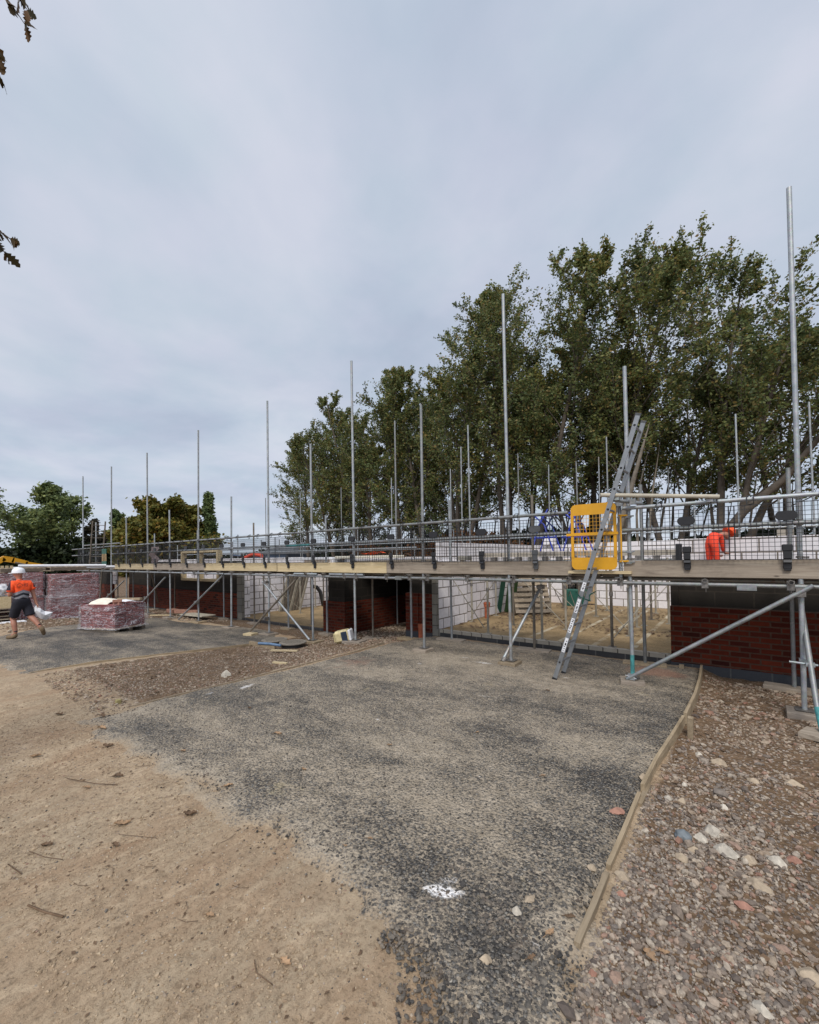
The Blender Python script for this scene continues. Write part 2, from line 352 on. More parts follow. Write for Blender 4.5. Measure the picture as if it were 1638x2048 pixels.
def mat_floor():
    m = MT('sandy_floor')
    c = m.ramp(m.noise(2.2, 8, .7), [(.3, (.17, .115, .05)), (.55, (.30, .205, .10)), (.75, (.40, .29, .155))])
    c = m.mix(m.ramp(m.noise(24, 6, .7), [(.35, (.6,)*3), (.5, (0,)*3)]), c, (.10, .065, .03))
    s = m.sepxyz(m.pos)
    # pale beam tops showing through the sand every 0.6 m
    fr = m.math('FRACT', m.math('DIVIDE', m.math('ADD', s[0], 40.12), .6))
    ln = m.math('LESS_THAN', m.math('ABSOLUTE', m.math('SUBTRACT', fr, .5)), .07)
    ln = m.math('MULTIPLY', ln, m.math('MULTIPLY', m.math('GREATER_THAN', s[0], -3.6), m.ramp(m.noise(1.9, 6, .7), [(.42, (0,)*3), (.56, (.8,)*3)])))
    c = m.mix(ln, c, (.50, .44, .32))
    m.col(c); m.rough(.95); m.bump(m.noise(30, 6, .7), .6, .02)
    return m.m
M['floor'] = mat_floor()

# ------------------------------------------------------------------ mesh helpers
class MB:
    def __init__(s): s.v = []; s.f = []; s.smooth = []
    def add(s, vs, fs, smooth=False):
        o = len(s.v); s.v.extend([tuple(p) for p in vs]); s.f.extend([tuple(i+o for i in f) for f in fs]); s.smooth.extend([smooth]*len(fs)); return s
    def box(s, a, b, bev=0.0, rot=None, piv=None):
        x0, y0, z0 = (min(a[i], b[i]) for i in range(3)); x1, y1, z1 = (max(a[i], b[i]) for i in range(3))
        if bev:
            bm = bmesh.new(); bmesh.ops.create_cube(bm, size=1)
            for v in bm.verts: v.co = Vector(((x0+x1)/2+v.co.x*(x1-x0), (y0+y1)/2+v.co.y*(y1-y0), (z0+z1)/2+v.co.z*(z1-z0)))
            bmesh.ops.bevel(bm, geom=bm.edges[:], offset=bev, segments=1, affect='EDGES')
            vs = [v.co.copy() for v in bm.verts]; bm.verts.index_update(); fs = [[v.index for v in f.verts] for f in bm.faces]; bm.free()
        else:
            vs = [Vector(p) for p in ((x0, y0, z0), (x1, y0, z0), (x1, y1, z0), (x0, y1, z0), (x0, y0, z1), (x1, y0, z1), (x1, y1, z1), (x0, y1, z1))]
            fs = [(0, 3, 2, 1), (4, 5, 6, 7), (0, 1, 5, 4), (1, 2, 6, 5), (2, 3, 7, 6), (3, 0, 4, 7)]
        if rot is not None:
            p = Vector(piv) if piv is not None else Vector(((x0+x1)/2, (y0+y1)/2, (z0+z1)/2))
            vs = [rot @ (v-p) + p for v in vs]
        return s.add(vs, fs)
    def obox(s, c, ax, ay, az, hx, hy, hz):       # oriented box: centre, unit axes, half sizes
        c = Vector(c); ax, ay, az = Vector(ax)*hx, Vector(ay)*hy, Vector(az)*hz
        vs = [c+sx*ax+sy*ay+sz*az for sz in (-1, 1) for sx, sy in ((-1, -1), (1, -1), (1, 1), (-1, 1))]
        return s.add(vs, [(0, 3, 2, 1), (4, 5, 6, 7), (0, 1, 5, 4), (1, 2, 6, 5), (2, 3, 7, 6), (3, 0, 4, 7)])
    def tube(s, p, q, r, n=10, r2=None, hollow=0, cap=True):
        p, q = Vector(p), Vector(q); d = (q-p).normalized(); a = d.orthogonal().normalized(); b = d.cross(a); r2 = r if r2 is None else r2
        vs = []; cs = [(math.cos(2*math.pi*i/n), math.sin(2*math.pi*i/n)) for i in range(n)]
        for P, rad in ((p, r), (q, r2)): vs += [P+(a*c+b*t)*rad for c, t in cs]
        fs = [(i, (i+1) % n, n+(i+1) % n, n+i) for i in range(n)]
        s.add(vs, fs, True)
        if hollow:
            vs = []
            for P, e in ((p, 1), (q, -1)):
                vs += [P+(a*c+b*t)*r for c, t in cs]; vs += [P+(a*c+b*t)*(r-hollow) for c, t in cs]; vs += [P+d*e*.08+(a*c+b*t)*(r-hollow) for c, t in cs]
            fs = []
            for k in (0, 3*n):
                for i in range(n):
                    j = (i+1) % n
                    fs += [(k+i, k+j, k+n+j, k+n+i), (k+n+i, k+n+j, k+2*n+j, k+2*n+i)]
                fs.append(tuple(k+2*n+i for i in range(n)))
            s.add(vs, fs)
        elif cap:
            vs = [p+(a*c+b*t)*r for c, t in cs]; s.add(vs, [tuple(range(n))])
            vs = [q+(a*c+b*t)*r2 for c, t in cs]; s.add(vs, [tuple(range(n))])
        return s
    def path(s, pts, rad, n=6):
        pts = [Vector(p) for p in pts]; m = len(pts)
        if isinstance(rad, (int, float)): rad = [rad]*m
        vs = []; a = None
        for i, p in enumerate(pts):
            d = (pts[min(i+1, m-1)]-pts[max(i-1, 0)]).normalized()
            if a is None: a = d.orthogonal().normalized()
            a = (a-d*a.dot(d)); a = a.normalized() if a.length > 1e-6 else d.orthogonal().normalized()
            b = d.cross(a)
            vs += [p+(a*math.cos(2*math.pi*k/n)+b*math.sin(2*math.pi*k/n))*rad[i] for k in range(n)]
        fs = [(i*n+k, i*n+(k+1) % n, (i+1)*n+(k+1) % n, (i+1)*n+k) for i in range(m-1) for k in range(n)]
        fs += [tuple(range(n)), tuple((m-1)*n+k for k in range(n))]
        return s.add(vs, fs, True)
    def lathe(s, prof, c, n=24, axis='z'):
        c = Vector(c); vs = []
        for r, h in prof:
            for k in range(n):
                a = 2*math.pi*k/n; vs.append(c+Vector((r*math.cos(a), r*math.sin(a), h)))
        m = len(prof); fs = [(i*n+k, i*n+(k+1) % n, (i+1)*n+(k+1) % n, (i+1)*n+k) for i in range(m-1) for k in range(n)]
        fs += [tuple(range(n)), tuple((m-1)*n+k for k in range(n))]
        return s.add(vs, fs, False)
    def build(s, name, mat, parent=None, origin=None):
        me = bpy.data.meshes.new(name)
        vs = np.array([tuple(p) for p in s.v], dtype=np.float32)
        o = bpy.data.objects.new(name, me)
        if origin is None and parent is None and len(vs):
            origin = (float((vs[:, 0].min()+vs[:, 0].max())/2), float((vs[:, 1].min()+vs[:, 1].max())/2), float(vs[:, 2].min()))
        off = np.array(origin if origin is not None else (0, 0, 0), dtype=np.float32)
        if parent is not None: off = np.array(parent.get('_w', (0, 0, 0)), dtype=np.float32)
        me.from_pydata((vs-off).tolist(), [], s.f); me.polygons.foreach_set('use_smooth', s.smooth)
        me.materials.append(mat); me.update()
        if parent is not None: o.parent = parent; o['_w'] = tuple(float(x) for x in off)
        else: o.location = tuple(off); o['_w'] = tuple(float(x) for x in off)
        C.objects.link(o); return o

def npmesh(name, V, F, mat, parent=None, smooth=False, attrs=None):
    """V (n,3) float, F (m,k) int"""
    me = bpy.data.meshes.new(name); n, k = F.shape
    off = np.array(parent.get('_w', (0, 0, 0)) if parent is not None else (0, 0, 0), dtype=np.float32)
    V = (np.asarray(V, dtype=np.float32)-off)
    me.vertices.add(len(V)); me.vertices.foreach_set('co', V.ravel())
    me.loops.add(n*k); me.loops.foreach_set('vertex_index', F.astype(np.int32).ravel())
    me.polygons.add(n); me.polygons.foreach_set('loop_start', np.arange(0, n*k, k, dtype=np.int32)); me.polygons.foreach_set('loop_total', np.full(n, k, dtype=np.int32))
    me.polygons.foreach_set('use_smooth', np.full(n, smooth))
    for an, av in (attrs or {}).items():
        a = me.attributes.new(an, 'FLOAT', 'POINT'); a.data.foreach_set('value', np.asarray(av, dtype=np.float32).ravel())
    me.materials.append(mat); me.update(calc_edges=True)
    o = bpy.data.objects.new(name, me)
    if parent is not None: o.parent = parent
    o['_w'] = tuple(float(x) for x in off)
    C.objects.link(o); return o

def tag(o, label=None, cat=None, group=None, kind=None):
    if label: o['label'] = label
    if cat: o['category'] = cat
    if group: o['group'] = group
    if kind: o['kind'] = kind
    return o
def thing(name, loc, label, cat, group=None):
    o = bpy.data.objects.new(name, None); C.objects.link(o); o.location = loc; o['_w'] = tuple(float(x) for x in loc); o.empty_display_size = .1
    return tag(o, label, cat, group)
def copy_tree(o, loc=None, parent=None):
    c = o.copy(); C.objects.link(c)
    if parent is not None: c.parent = parent
    if loc is not None: c.location = loc
    for ch in [k for k in o.children]: copy_tree(ch, None, c)
    return c

# ------------------------------------------------------------------ height field
def vnoise(x, y, seed=0):
    xi = np.floor(x).astype(np.int64); yi = np.floor(y).astype(np.int64); xf = x-xi; yf = y-yi
    def h(a, b):
        n = (a*374761393+b*668265263+seed*974711) & 0x7fffffff
        n = ((n ^ (n >> 13))*1274126177) & 0x7fffffff
        return ((n ^ (n >> 16)) & 0xffff)/65535.
    u = xf*xf*(3-2*xf); v = yf*yf*(3-2*yf)
    return (h(xi, yi)*(1-u)+h(xi+1, yi)*u)*(1-v)+(h(xi, yi+1)*(1-u)+h(xi+1, yi+1)*u)*v
def fbm(x, y, f=1., o=4, seed=0, g=.5):
    t = 0; a = 1; s = 0
    for i in range(o): t = t+a*vnoise(x*f, y*f, seed+i*17); s += a; a *= g; f *= 2.03
    return t/s
def sst(a, b, x):
    t = np.clip((x-a)/(b-a), 0, 1); return t*t*(3-2*t)
def gbase(x, y):
    x = np.asarray(x, float); y = np.asarray(y, float)
    z = -.165*sst(-5.8, -7.4, x)*sst(2.2, 5.8, y) - .09*sst(6.25, 7.1, y)*sst(-5.1, -5.7, x)
    z = z - .085*sst(-.5, -.2, x)*sst(3.5, 6.8, y)
    z = z - .1*sst(7.6, 12, y)
    z = z - .03*sst(-12, -30, x)
    return z
DRIVE = [(-5.63, 1.42), (-5.0, 1.47), (-4.4, 1.47), (-3.5, 1.5), (-2.75, 1.43), (-2.2, 1.56), (-1.8, 1.57), (-1.39, 1.52), (-1.13, 1.5), (-.98, 1.36), (-.92, 1.2), (-.9, .9), (-.42, .8), (-.38, 1.45), (-.50, 1.7), (-.60, 1.93), (-.585, 2.6), (-.575, 3.46), (-.50, 4.2), (-.44, 5.0), (-.44, 7.46), (-5.0, 7.46), (-5.62, 7.4), (-5.5, 6.2), (-5.46, 4.4), (-5.6, 2.9)]
DRIVE2 = [(-8.75, 1.5), (-9.6, 1.4), (-11.0, 1.3), (-12.6, 1.5), (-13.6, 1.9), (-14.5, 3.0), (-15.3, 4.6), (-15.2, 6.05), (-13.5, 5.95), (-11.8, 6.2), (-10.4, 6.7), (-9.4, 6.6), (-8.7, 6.0), (-8.35, 5.5), (-8.5, 3.6)]
def sdist(x, y, poly):
    """signed distance, >0 inside"""
    d = np.full(x.shape, 1e9); ins = np.zeros(x.shape, bool); n = len(poly)
    for i in range(n):
        ax, ay = poly[i]; bx, by = poly[(i+1) % n]; ex, ey = bx-ax, by-ay
        t = np.clip(((x-ax)*ex+(y-ay)*ey)/(ex*ex+ey*ey), 0, 1); d = np.minimum(d, np.hypot(x-ax-t*ex, y-ay-t*ey))
        c = ((ay > y) != (by > y)) & (x < (bx-ax)*(y-ay)/(by-ay+1e-12)+ax); ins ^= c
    return np.where(ins, d, -d)
def gravel_mask(x, y):
    g = np.zeros(np.shape(x))
    g = np.maximum(g, sst(-.62, -.38, x)*sst(.2, .6, y)*(1-sst(8, 9, y)))              # right of the drive
    ln = sst(-8.6, -8.2, x)*(1-sst(-5.75, -5.5, x))*sst(1.55, 2.4, y)                   # strip between the drives
    g = np.maximum(g, .85*ln)
    g = np.maximum(g, .9*sst(6.1, 6.7, y)*(1-sst(-5.8, -5.3, x))*(1-sst(8, 9, y)))      # under the scaffold, left
    g = np.maximum(g, .7*(1-sst(-14.6, -13.4, x))*sst(2.0, 3.0, y))
    return g
def gh(x, y):
    z = gbase(x, y); x = np.asarray(x, float); y = np.asarray(y, float)
    g = gravel_mask(x, y)
    near = (np.abs(x) < 40) & (np.abs(y) < 40)
    b = (fbm(x, y, 1.3, 3, 5)-.5)*.03 + (fbm(x*.5, y, 4.5, 4, 6)-.5)*.022 + (fbm(x, y, 9, 3, 9)-.5)*.012*(1+1.6*g)
    dr = np.maximum(sst(0, .12, sdist(x, y, DRIVE)), sst(0, .12, sdist(x, y, DRIVE2)))
    return z+np.where(near, b, 0)*(1-.85*dr)
def GH(x, y): return float(gh(np.array([float(x)]), np.array([float(y)]))[0])

def axis_coords(a, b, step, lo, hi):
    c = list(np.arange(a, b, step)); s = step; v = c[-1]
    while v < hi: s *= 1.18; v += s; c.append(v)
    s = step; v = c[0]; pre = []
    while v > lo: s *= 1.18; v -= s; pre.append(v)
    return np.array(pre[::-1]+c)
def grid_faces(nx, ny):
    i = np.arange(nx-1)[:, None]; j = np.arange(ny-1)[None, :]
    a = i*ny+j; return np.stack([a, a+ny, a+ny+1, a+1], -1).reshape(-1, 4)
xs = axis_coords(-11, 2.6, .035, -900, 900); ys = axis_coords(.2, 7.6, .035, -900, 900)
XX, YY = np.meshgrid(xs, ys, indexing='ij'); X1, Y1 = XX.ravel(), YY.ravel()
# leave the ground out where the house floors stand is not needed: floors lie above it
gz = gh(X1, Y1)
ground = npmesh('ground', np.stack([X1, Y1, gz], 1), grid_faces(len(xs), len(ys)), M['dirt'], smooth=True, attrs={'gravel': gravel_mask(X1, Y1)})
tag(ground, kind='structure')

def drive(name, poly, step, ragged, whites=()):
    px = [p[0] for p in poly]; py = [p[1] for p in poly]
    xs = np.arange(min(px)-.3, max(px)+.3, step); ys = np.arange(min(py)-.3, max(py)+.3, step)
    XX, YY = np.meshgrid(xs, ys, indexing='ij'); x, y = XX.ravel(), YY.ravel()
    d = sdist(x, y, poly)
    fr = (1-sst(1.7, 2.6, y)) if ragged == 1 else (1-sst(2.0, 3.2, y))
    fr = np.maximum(fr, .06)
    dd = d+(fbm(x, y, 3, 5, 31, .6)-.5)*.55*fr + (fbm(x, y, 22, 3, 37)-.5)*.05*fr
    z = gh(x, y)-.014+.034*sst(-.06, .12, dd)+(fbm(x, y, 26, 2, 3)-.5)*.006
    dust = np.clip(1-dd/(.04+.30*fr), 0, 1)
    dust = dust*np.clip(fr*1.2+.15, 0, 1)*(1 if ragged == 1 else .55)
    F = grid_faces(len(xs), len(ys)); keep = (dd[F] > -.07).all(1); F = F[keep]
    used = np.unique(F); mp = -np.ones(len(x), int); mp[used] = np.arange(len(used)); F = mp[F]
    wt = np.zeros(len(x))
    for wx, wy, rx, ry, ang, s in whites:
        c_, s_ = math.cos(ang), math.sin(ang); u = ((x-wx)*c_+(y-wy)*s_)/rx; v = (-(x-wx)*s_+(y-wy)*c_)/ry
        wt = np.maximum(wt, 1.15*s*np.exp(-(u*u+v*v)/1.7))
    film = np.zeros(len(x))
    if ragged == 1:
        for fx, fy, rx, ry, am in ((-3.0, 2.5, 1.1, .55, .07), (-3.0, 5.6, 1.6, .8, .08), (-1.75, 2.3, .45, .6, .06), (-.85, 3.0, .25, .9, -.10), (-.75, 5.0, .3, 1.0, -.07), (-.95, 1.55, .4, .25, -.10), (-4.6, 1.75, .5, .25, -.09), (-2.9, 1.62, .5, .14, -.10), (-2.0, 3.6, .5, .5, -.05), (-4.6, 4.2, .7, 1.2, .06), (-1.35, 2.15, .2, .2, -.06)):
            film += am*np.exp(-((x-fx)/rx)**2-((y-fy)/ry)**2)
    bd = np.exp(-(((x+4.9)/.7)**2+((y-4.9)/.9)**2))*.6+np.exp(-(((x+.95)/.5)**2+((y-6.9)/.4)**2))*.95+np.exp(-(((x+2.9)/1.2)**2+((y-6.9)/.35)**2))*.45
    o = npmesh(name, np.stack([x, y, z], 1)[used], F, M['asphalt'], smooth=True, attrs={'dust': dust[used], 'white': wt[used], 'brickdust': bd[used], 'film': film[used]})
    return tag(o, kind='structure')
W1 = [(-1.205, 1.80, .085, .035, .5, 1.1), (-1.27, 1.79, .07, .018, .9, .8), (-1.225, 1.885, .05, .03, .3, .7), (-1.43, 1.75, .02, .02, 0, .6), (-.72, 1.785, .035, .03, 0, .65), (-.71, 1.84, .03, .02, 0, .5),
      (-5.19, 3.14, .05, .12, .2, .8), (-5.3, 2.7, .04, .1, 0, .6), (-3.2, 6.0, .18, .06, 0, .65), (-3.6, 6.15, .1, .05, 0, .6), (-2.4, 4.6, .25, .03, .2, .5), (-.62, 2.0, .12, .04, 0, .35), (-2.0, 3.0, .3, .02, .2, .45), (-3.4, 4.6, .35, .03, .1, .45), (-2.5, 5.3, .4, .025, .05, .5), (-4.3, 3.4, .25, .03, .3, .42), (-1.5, 4.2, .25, .02, .1, .42), (-3.0, 3.3, .05, .03, 0, .6), (-1.9, 5.9, .06, .03, 0, .6), (-4.0, 5.4, .05, .04, 0, .6), (-1.6, 2.9, .03, .02, 0, .6)]
drive('driveway', DRIVE, .022, 1, W1)
drive('far_driveway', DRIVE2, .06, 2)
SC['built'] = 'base'

# ================================================================== THE UNFINISHED HOUSE
HOUSE = thing('unfinished_house', (-8, 7.55, 0), 'half built brick and block house shell with open garages behind the scaffold', 'building')
def part(name, mat, boxes, parent=HOUSE, bev=0):
    m = MB()
    for a, b in boxes: m.box(a, b, bev)
    return m.build(name, mat, parent)
FY = 7.55
# --- right hand house (floor at .12): brick skin, foundation blocks, inner leaf
part('brick_wall', M['brick'], [((-.84, FY, .052), (3.6, FY+.102, .895))])
part('foundation_wall', M['block_foot'], [((-.846, FY-.004, -.5), (3.6, FY+.106, .05))])
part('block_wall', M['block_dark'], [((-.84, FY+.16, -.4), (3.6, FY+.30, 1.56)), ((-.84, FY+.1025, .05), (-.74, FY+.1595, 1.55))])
part('block_wall', M['block_white'], [((-.86, 8.95, .1), (1.02, 9.05, 1.945)), ((1.02, 8.95, .1), (3.6, 9.05, 1.80)), ((-.30, 9.052, 1.0), (-.20, 13.9, 1.95))])
m = MB().box((.50, 8.95, 1.947), (.70, 9.05, 2.045)); m.build('loose_block_course', M['coping'], HOUSE)
# --- garage 1
part('garage_sill', M['block_sill'], [((-5.05, FY, -.4), (-.853, FY+.10, .085))])
part('coping', M['coping'], [((-5.05, FY-.003, .087), (-.853, FY+.105, .150))])
part('garage_floor', M['floor'], [((-5.25, FY+.106, -.4), (-.853, 14.0, .12))])
part('block_wall', M['block_white'], [((-5.27, FY+.101, .121), (-5.16, 8.9, 1.6)), ((-5.35, FY+.335, -.3), (-5.271, 14.1, 2.02)), ((-5.27, 8.901, -.3), (-5.25, 13.99, 2.02))])          # left side wall
part('block_wall', M['block_white'], [((-5.249, 14.0, -.3), (-4.42, 14.1, 2.02)), ((-3.58, 14.0, -.3), (-.2, 14.1, 2.06)), ((-4.42, 14.0, -.3), (-3.58, 14.1, .16)), ((-4.42, 14.0, 1.55), (-3.58, 14.1, 2.02))])
m = MB()
for a, b in (((-4.47, 13.95, .16), (-4.40, 14.02, 1.56)), ((-3.60, 13.95, .16), (-3.53, 14.02, 1.56)), ((-4.40, 13.95, .162), (-3.60, 14.02, .22)), ((-4.40, 13.95, 1.49), (-3.60, 14.02, 1.558))): m.box(a, b)
m.build('door_frame', M['wood_z'], HOUSE)
part('quoin', M['block_quoin'], [((-5.244, FY+.001, .151), (-5.14, FY+.10, 1.62)), ((-5.244, FY+.001, -.3), (-5.055, FY+.10, .149))])
# lintel course that carries over the garage head, seen through the guards
part('lintel', M['coping'], [((-5.2, 9.9, 1.66), (-.86, 10.02, 1.77))])
x = -5.0
while x < -.95: MB().box((x, 9.86, 1.56), (x+.10, 10.05, 1.657)).build('joist_hanger', M['coupler'], HOUSE); x += .33
part('block_wall', M['block_white'], [((-5.2, 10.3, 1.62), (-.86, 10.4, 1.66))])
# --- pier between passage and garage 1
part('brick_pier', M['brick'], [((-5.97, FY, .052), (-5.62, FY+.33, .895)), ((-5.62, FY+.03, .052), (-5.46, FY+.33, .895)), ((-5.46, FY, .052), (-5.25, FY+.33, .895))])
part('pier_foot', M['block_foot'], [((-5.975, FY-.004, -.5), (-5.245, FY+.334, .05))])
part('block_wall', M['block_dark'], [((-5.80, FY+.03, .897), (-5.25, FY+.33, 1.60))])
m = MB().lathe([(.058, -.1), (.058, .16), (.066, .162), (.066, .24), (.05, .242)], (-5.50, FY-.07, 0)); m.build('drain_socket', M['terracotta'], HOUSE)
# --- passage
part('passage_wall', M['brick'], [((-8.05, FY+.002, -.25), (-7.95, 14.0, .57))])
part('brick_pier', M['brick'], [((-8.77, FY, -.232), (-8.051, FY+.35, .57))])
part('pier_foot', M['block_foot'], [((-8.775, FY-.004, -.7), (-8.0, FY+.354, -.234))])
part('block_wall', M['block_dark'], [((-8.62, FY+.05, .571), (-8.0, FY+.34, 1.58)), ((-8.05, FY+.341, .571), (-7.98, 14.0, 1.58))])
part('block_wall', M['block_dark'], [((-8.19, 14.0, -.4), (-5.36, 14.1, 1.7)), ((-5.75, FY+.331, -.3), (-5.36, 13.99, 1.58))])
part('passage_roof', M['deck'], [((-8.1, FY+.36, 1.584), (-5.361, 13.99, 1.622))])
# --- garage 2 (floor at -.18)
part('garage_sill', M['block_sill'], [((-12.70, FY, -.7), (-8.78, FY+.10, -.185))])
part('garage_floor', M['floor'], [((-13.3, FY+.101, -.7), (-8.7, 13.0, -.18))])
part('block_wall', M['block_white'], [((-13.4, FY+.30, -.7), (-13.3, 13.1, 1.55)), ((-13.299, 13.0, -.7), (-8.2, 13.1, 1.72)), ((-8.85, FY+.352, -.6), (-8.75, 12.99, 1.66)), ((-12.98, FY+.101, -.18), (-12.72, FY+.299, 1.55))])
part('quoin', M['block_quoin'], [((-12.99, FY-.002, -.7), (-12.71, FY+.10, 1.62))])
# --- left brick wall with timber window
part('brick_wall', M['brick'], [((-19.9, FY, -.232), (-12.995, FY+.1, .58))])
part('foundation_wall', M['block_foot'], [((-19.9, FY-.004, -.7), (-12.992, FY+.104, -.234))])
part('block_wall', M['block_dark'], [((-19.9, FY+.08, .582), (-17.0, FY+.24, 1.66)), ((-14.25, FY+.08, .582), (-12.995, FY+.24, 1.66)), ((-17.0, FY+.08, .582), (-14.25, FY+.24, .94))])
W = (-17.0, -14.25)
wf = MB().box((W[0]+.002, FY+.02, .942), (W[1]-.002, FY+.2, 1.03)).box((W[0]+.002, FY+.02, 1.03), (W[0]+.09, FY+.2, 2.04)).box((W[1]-.09, FY+.02, 1.03), (W[1]-.002, FY+.2, 2.04)).box((-15.72, FY+.02, 1.03), (-15.58, FY+.2, 2.04)).box((W[0]+.09, FY+.03, 1.98), (W[1]-.09, FY+.19, 2.05))
wfo = wf.build('window', M['toe_new'], HOUSE)
# further units of the terrace, running away to the left
part('brick_wall', M['brick'], [((-23.6, FY+.5, -.3), (-20.4, FY+.6, .58)), ((-28.5, FY, -.3), (-24.2, FY+.1, .58))])
part('block_wall', M['block_dark'], [((-23.6, FY+.52, .582), (-19.95, FY+.7, 1.60)), ((-28.5, FY+.02, .582), (-24.2, FY+.2, 1.55)), ((-20.0, FY+.105, -.4), (-19.905, FY+.7, 1.6))])
part('block_wall', M['block_white'], [((-24.15, FY+.0, .62), (-23.8, FY+.1, 1.25)), ((-28.5, 11.0, .2), (-14.0, 11.1, 1.76)), ((-20.3, 9.5, .2), (-20.2, 10.99, 1.72))])

# ================================================================== SCAFFOLDS
TR = .0242
def coup(mb, p, ax='x'):
    x, y, z = p
    mb.obox(p, (1, 0, 0), (0, 1, 0), (0, 0, 1), .036, .034, .036)
    mb.tube((x+.03, y-.045, z+.012), (x-.05, y-.045, z-.006), .009, 6)
OX = [.523, -1.13, -2.83, -4.49, -6.22, -7.55, -9.21, -10.96, -12.79, -14.67, -16.43, -18.38, -20.0, -21.8, -23.5]
OH = [5.67, 4.19, 5.84, 4.45, 5.77, 4.28, 5.65, 3.43, 5.62, 3.36, 5.52, 3.37, 5.55, 3.4, 5.6]
OX = [2.2]+OX; OH = [4.2]+OH
OY = 6.2; IY = 7.3; LZ = 1.315
SF = thing('front_scaffold', (-10, 6.7, 0), 'long galvanised tube scaffold with one low lift along the house front', 'scaffold')
sole_pts = []
for k, (x, h) in enumerate(zip(OX, OH)):
    g = GH(x, OY)+(.072 if x > -5.6 else .055)
    lean = rng.uniform(-.02, .02)
    MB().tube((x, OY+.0, g), (x+lean, OY+rng.uniform(-.02, .02), h), TR, 12, hollow=.004).build('standard', M['steel'], SF)
    m = MB().obox((x, OY, g+.003), (1, 0, 0), (0, 1, 0), (0, 0, 1), .075, .075, .003); m.build('base_plate', M['coupler'], SF)
    if x < 2: sole_pts.append((x, OY, k))
    if x > -7:
        MB().tube((x, OY, g+.006), (x, OY, g+.3), TR+.0012, 12).build('painted_band', M['teal'] if abs(x+1.13) < .1 else M['steel_dark'], SF) if abs(x+1.13) < .1 else None
IX = [2.1, .526, -1.155, -2.885, -4.6, -5.62, -6.75, -8.33, -9.93, -11.6, -13.35, -15.1, -16.9, -18.7, -20.6, -22.4]
for k, x in enumerate(IX):
    y = IY if x > -20 else 7.2
    g = GH(x, y)+.03
    h = 2.8 if x in (.526, -1.155, -2.885, -4.6, -8.33, -11.6, -15.1, -18.7) else 1.42
    MB().tube((x, y, g), (x+rng.uniform(-.015, .015), y, h+rng.uniform(-.05, .05)), TR, 10, hollow=.004).build('standard', M['steel'] if k % 3 else M['steel_dark'], SF)
    if x < 1: sole_pts.append((x, y, 100+k))
# ledgers and guard rails
def rail(x0, x1, y, z, nm='ledger', mat='steel', dz=0.0):
    MB().tube((x0, y, z), (x1, y, z+dz), TR, 12, hollow=.004).build(nm, M[mat], SF)
YL = OY-.052
rail(-5.0, 3.4, YL, LZ+.002); rail(-11.2, -5.05, YL, LZ-.006); rail(-17.4, -11.25, YL, LZ); rail(-24.2, -17.45, YL, LZ)
rail(-5.15, 3.4, IY-.05, LZ, 'ledger'); rail(-12, -5.2, IY-.05, LZ, 'ledger'); rail(-24, -12.05, IY-.05, LZ)
rail(-6.9, -5.9, YL-.02, LZ+.042, 'spare_tube', 'steel'); rail(-8.1, -7.3, YL-.02, LZ+.04, 'spare_tube')
YG = OY-.052
for z, n in ((2.295, 'guard_rail'), (2.005, 'guard_rail')):
    rail(-1.20, 3.4, YG, z, n); rail(-7.6, -1.90+(.04 if z < 2.1 else 0), YG, z, n); rail(-13.6, -7.65, YG, z, n); rail(-19.75, -13.65, YG, z, n); rail(-24.9, -20.75, YG, z, n)
MB().tube((-8.4, YG, 2.0055), (-7.55, YG, 2.0055), TR+.001, 12).build('painted_band', M['teal'], SF)
# inner rail seen through the guards
rail(-24, -1.2, IY+.05, 2.0, 'inner_rail') if False else None
# transoms
tx = [2.9, 2.0, 1.35, .44, -.32, -1.24, -1.9, -2.74, -3.55, -4.35, -4.75, -5.3, -6.1, -6.45, -7.1, -7.65, -8.4, -9.1, -9.9, -10.8, -11.5, -12.2, -12.9, -13.6, -14.5, -15.3, -16.2, -17.1, -18, -18.9, -19.8, -20.7, -21.6, -22.5, -23.4]
for x in tx:
    MB().tube((x, 6.075+rng.uniform(-.025, .02), LZ+.049), (x, 7.47, LZ+.049), TR, 12, hollow=.005).build('transom', M['coupler'], SF)
cm = None
for x in tx[:24]:
    m = MB(); m.obox((x, YL, LZ+.012), (1, 0, 0), (0, 1, 0), (0, 0, 1), .033, .03, .05); m.tube((x+.008, YL-.01, LZ-.03), (x+.008, YL-.01, LZ-.085), .008, 6, r2=.003)
    m.build('coupler', M['coupler'], SF)
for x in OX[:12]:
    for z in (2.295, 2.005, LZ):
        if abs(x-.0) > 99: continue
        m = MB(); m.obox((x, OY-.028, z), (1, 0, 0), (0, 1, 0), (0, 0, 1), .033, .032, .03)
        m.tube((x-.05, OY-.05, z+.02), (x+.055, OY-.05, z+.012), .008, 6)
        m.build('coupler', M['coupler'] if rng.random() > .3 else M['steel'], SF)
for x in OX[:10]:
    m = MB(); m.tube((x, OY, 1.625), (x, OY, 1.645), TR+.009, 12); m.obox((x+.05, OY-.01, 1.63), (1, 0, 0), (0, 1, 0), (0, 0, 1), .025, .012, .012); m.build('board_clip', M['coupler'], SF)
MB().box((-.02, YL-.03, LZ-.04), (.155, YL+.032, LZ+.012)).box((-.02, YL-.028, LZ-.052), (.155, YL-.022, LZ-.04)).build('sleeve_coupler', M['steel'], SF)
MB().box((-5.08, YL-.03, LZ-.035), (-4.93, YL+.032, LZ+.032)).build('sleeve_coupler', M['steel'], SF)
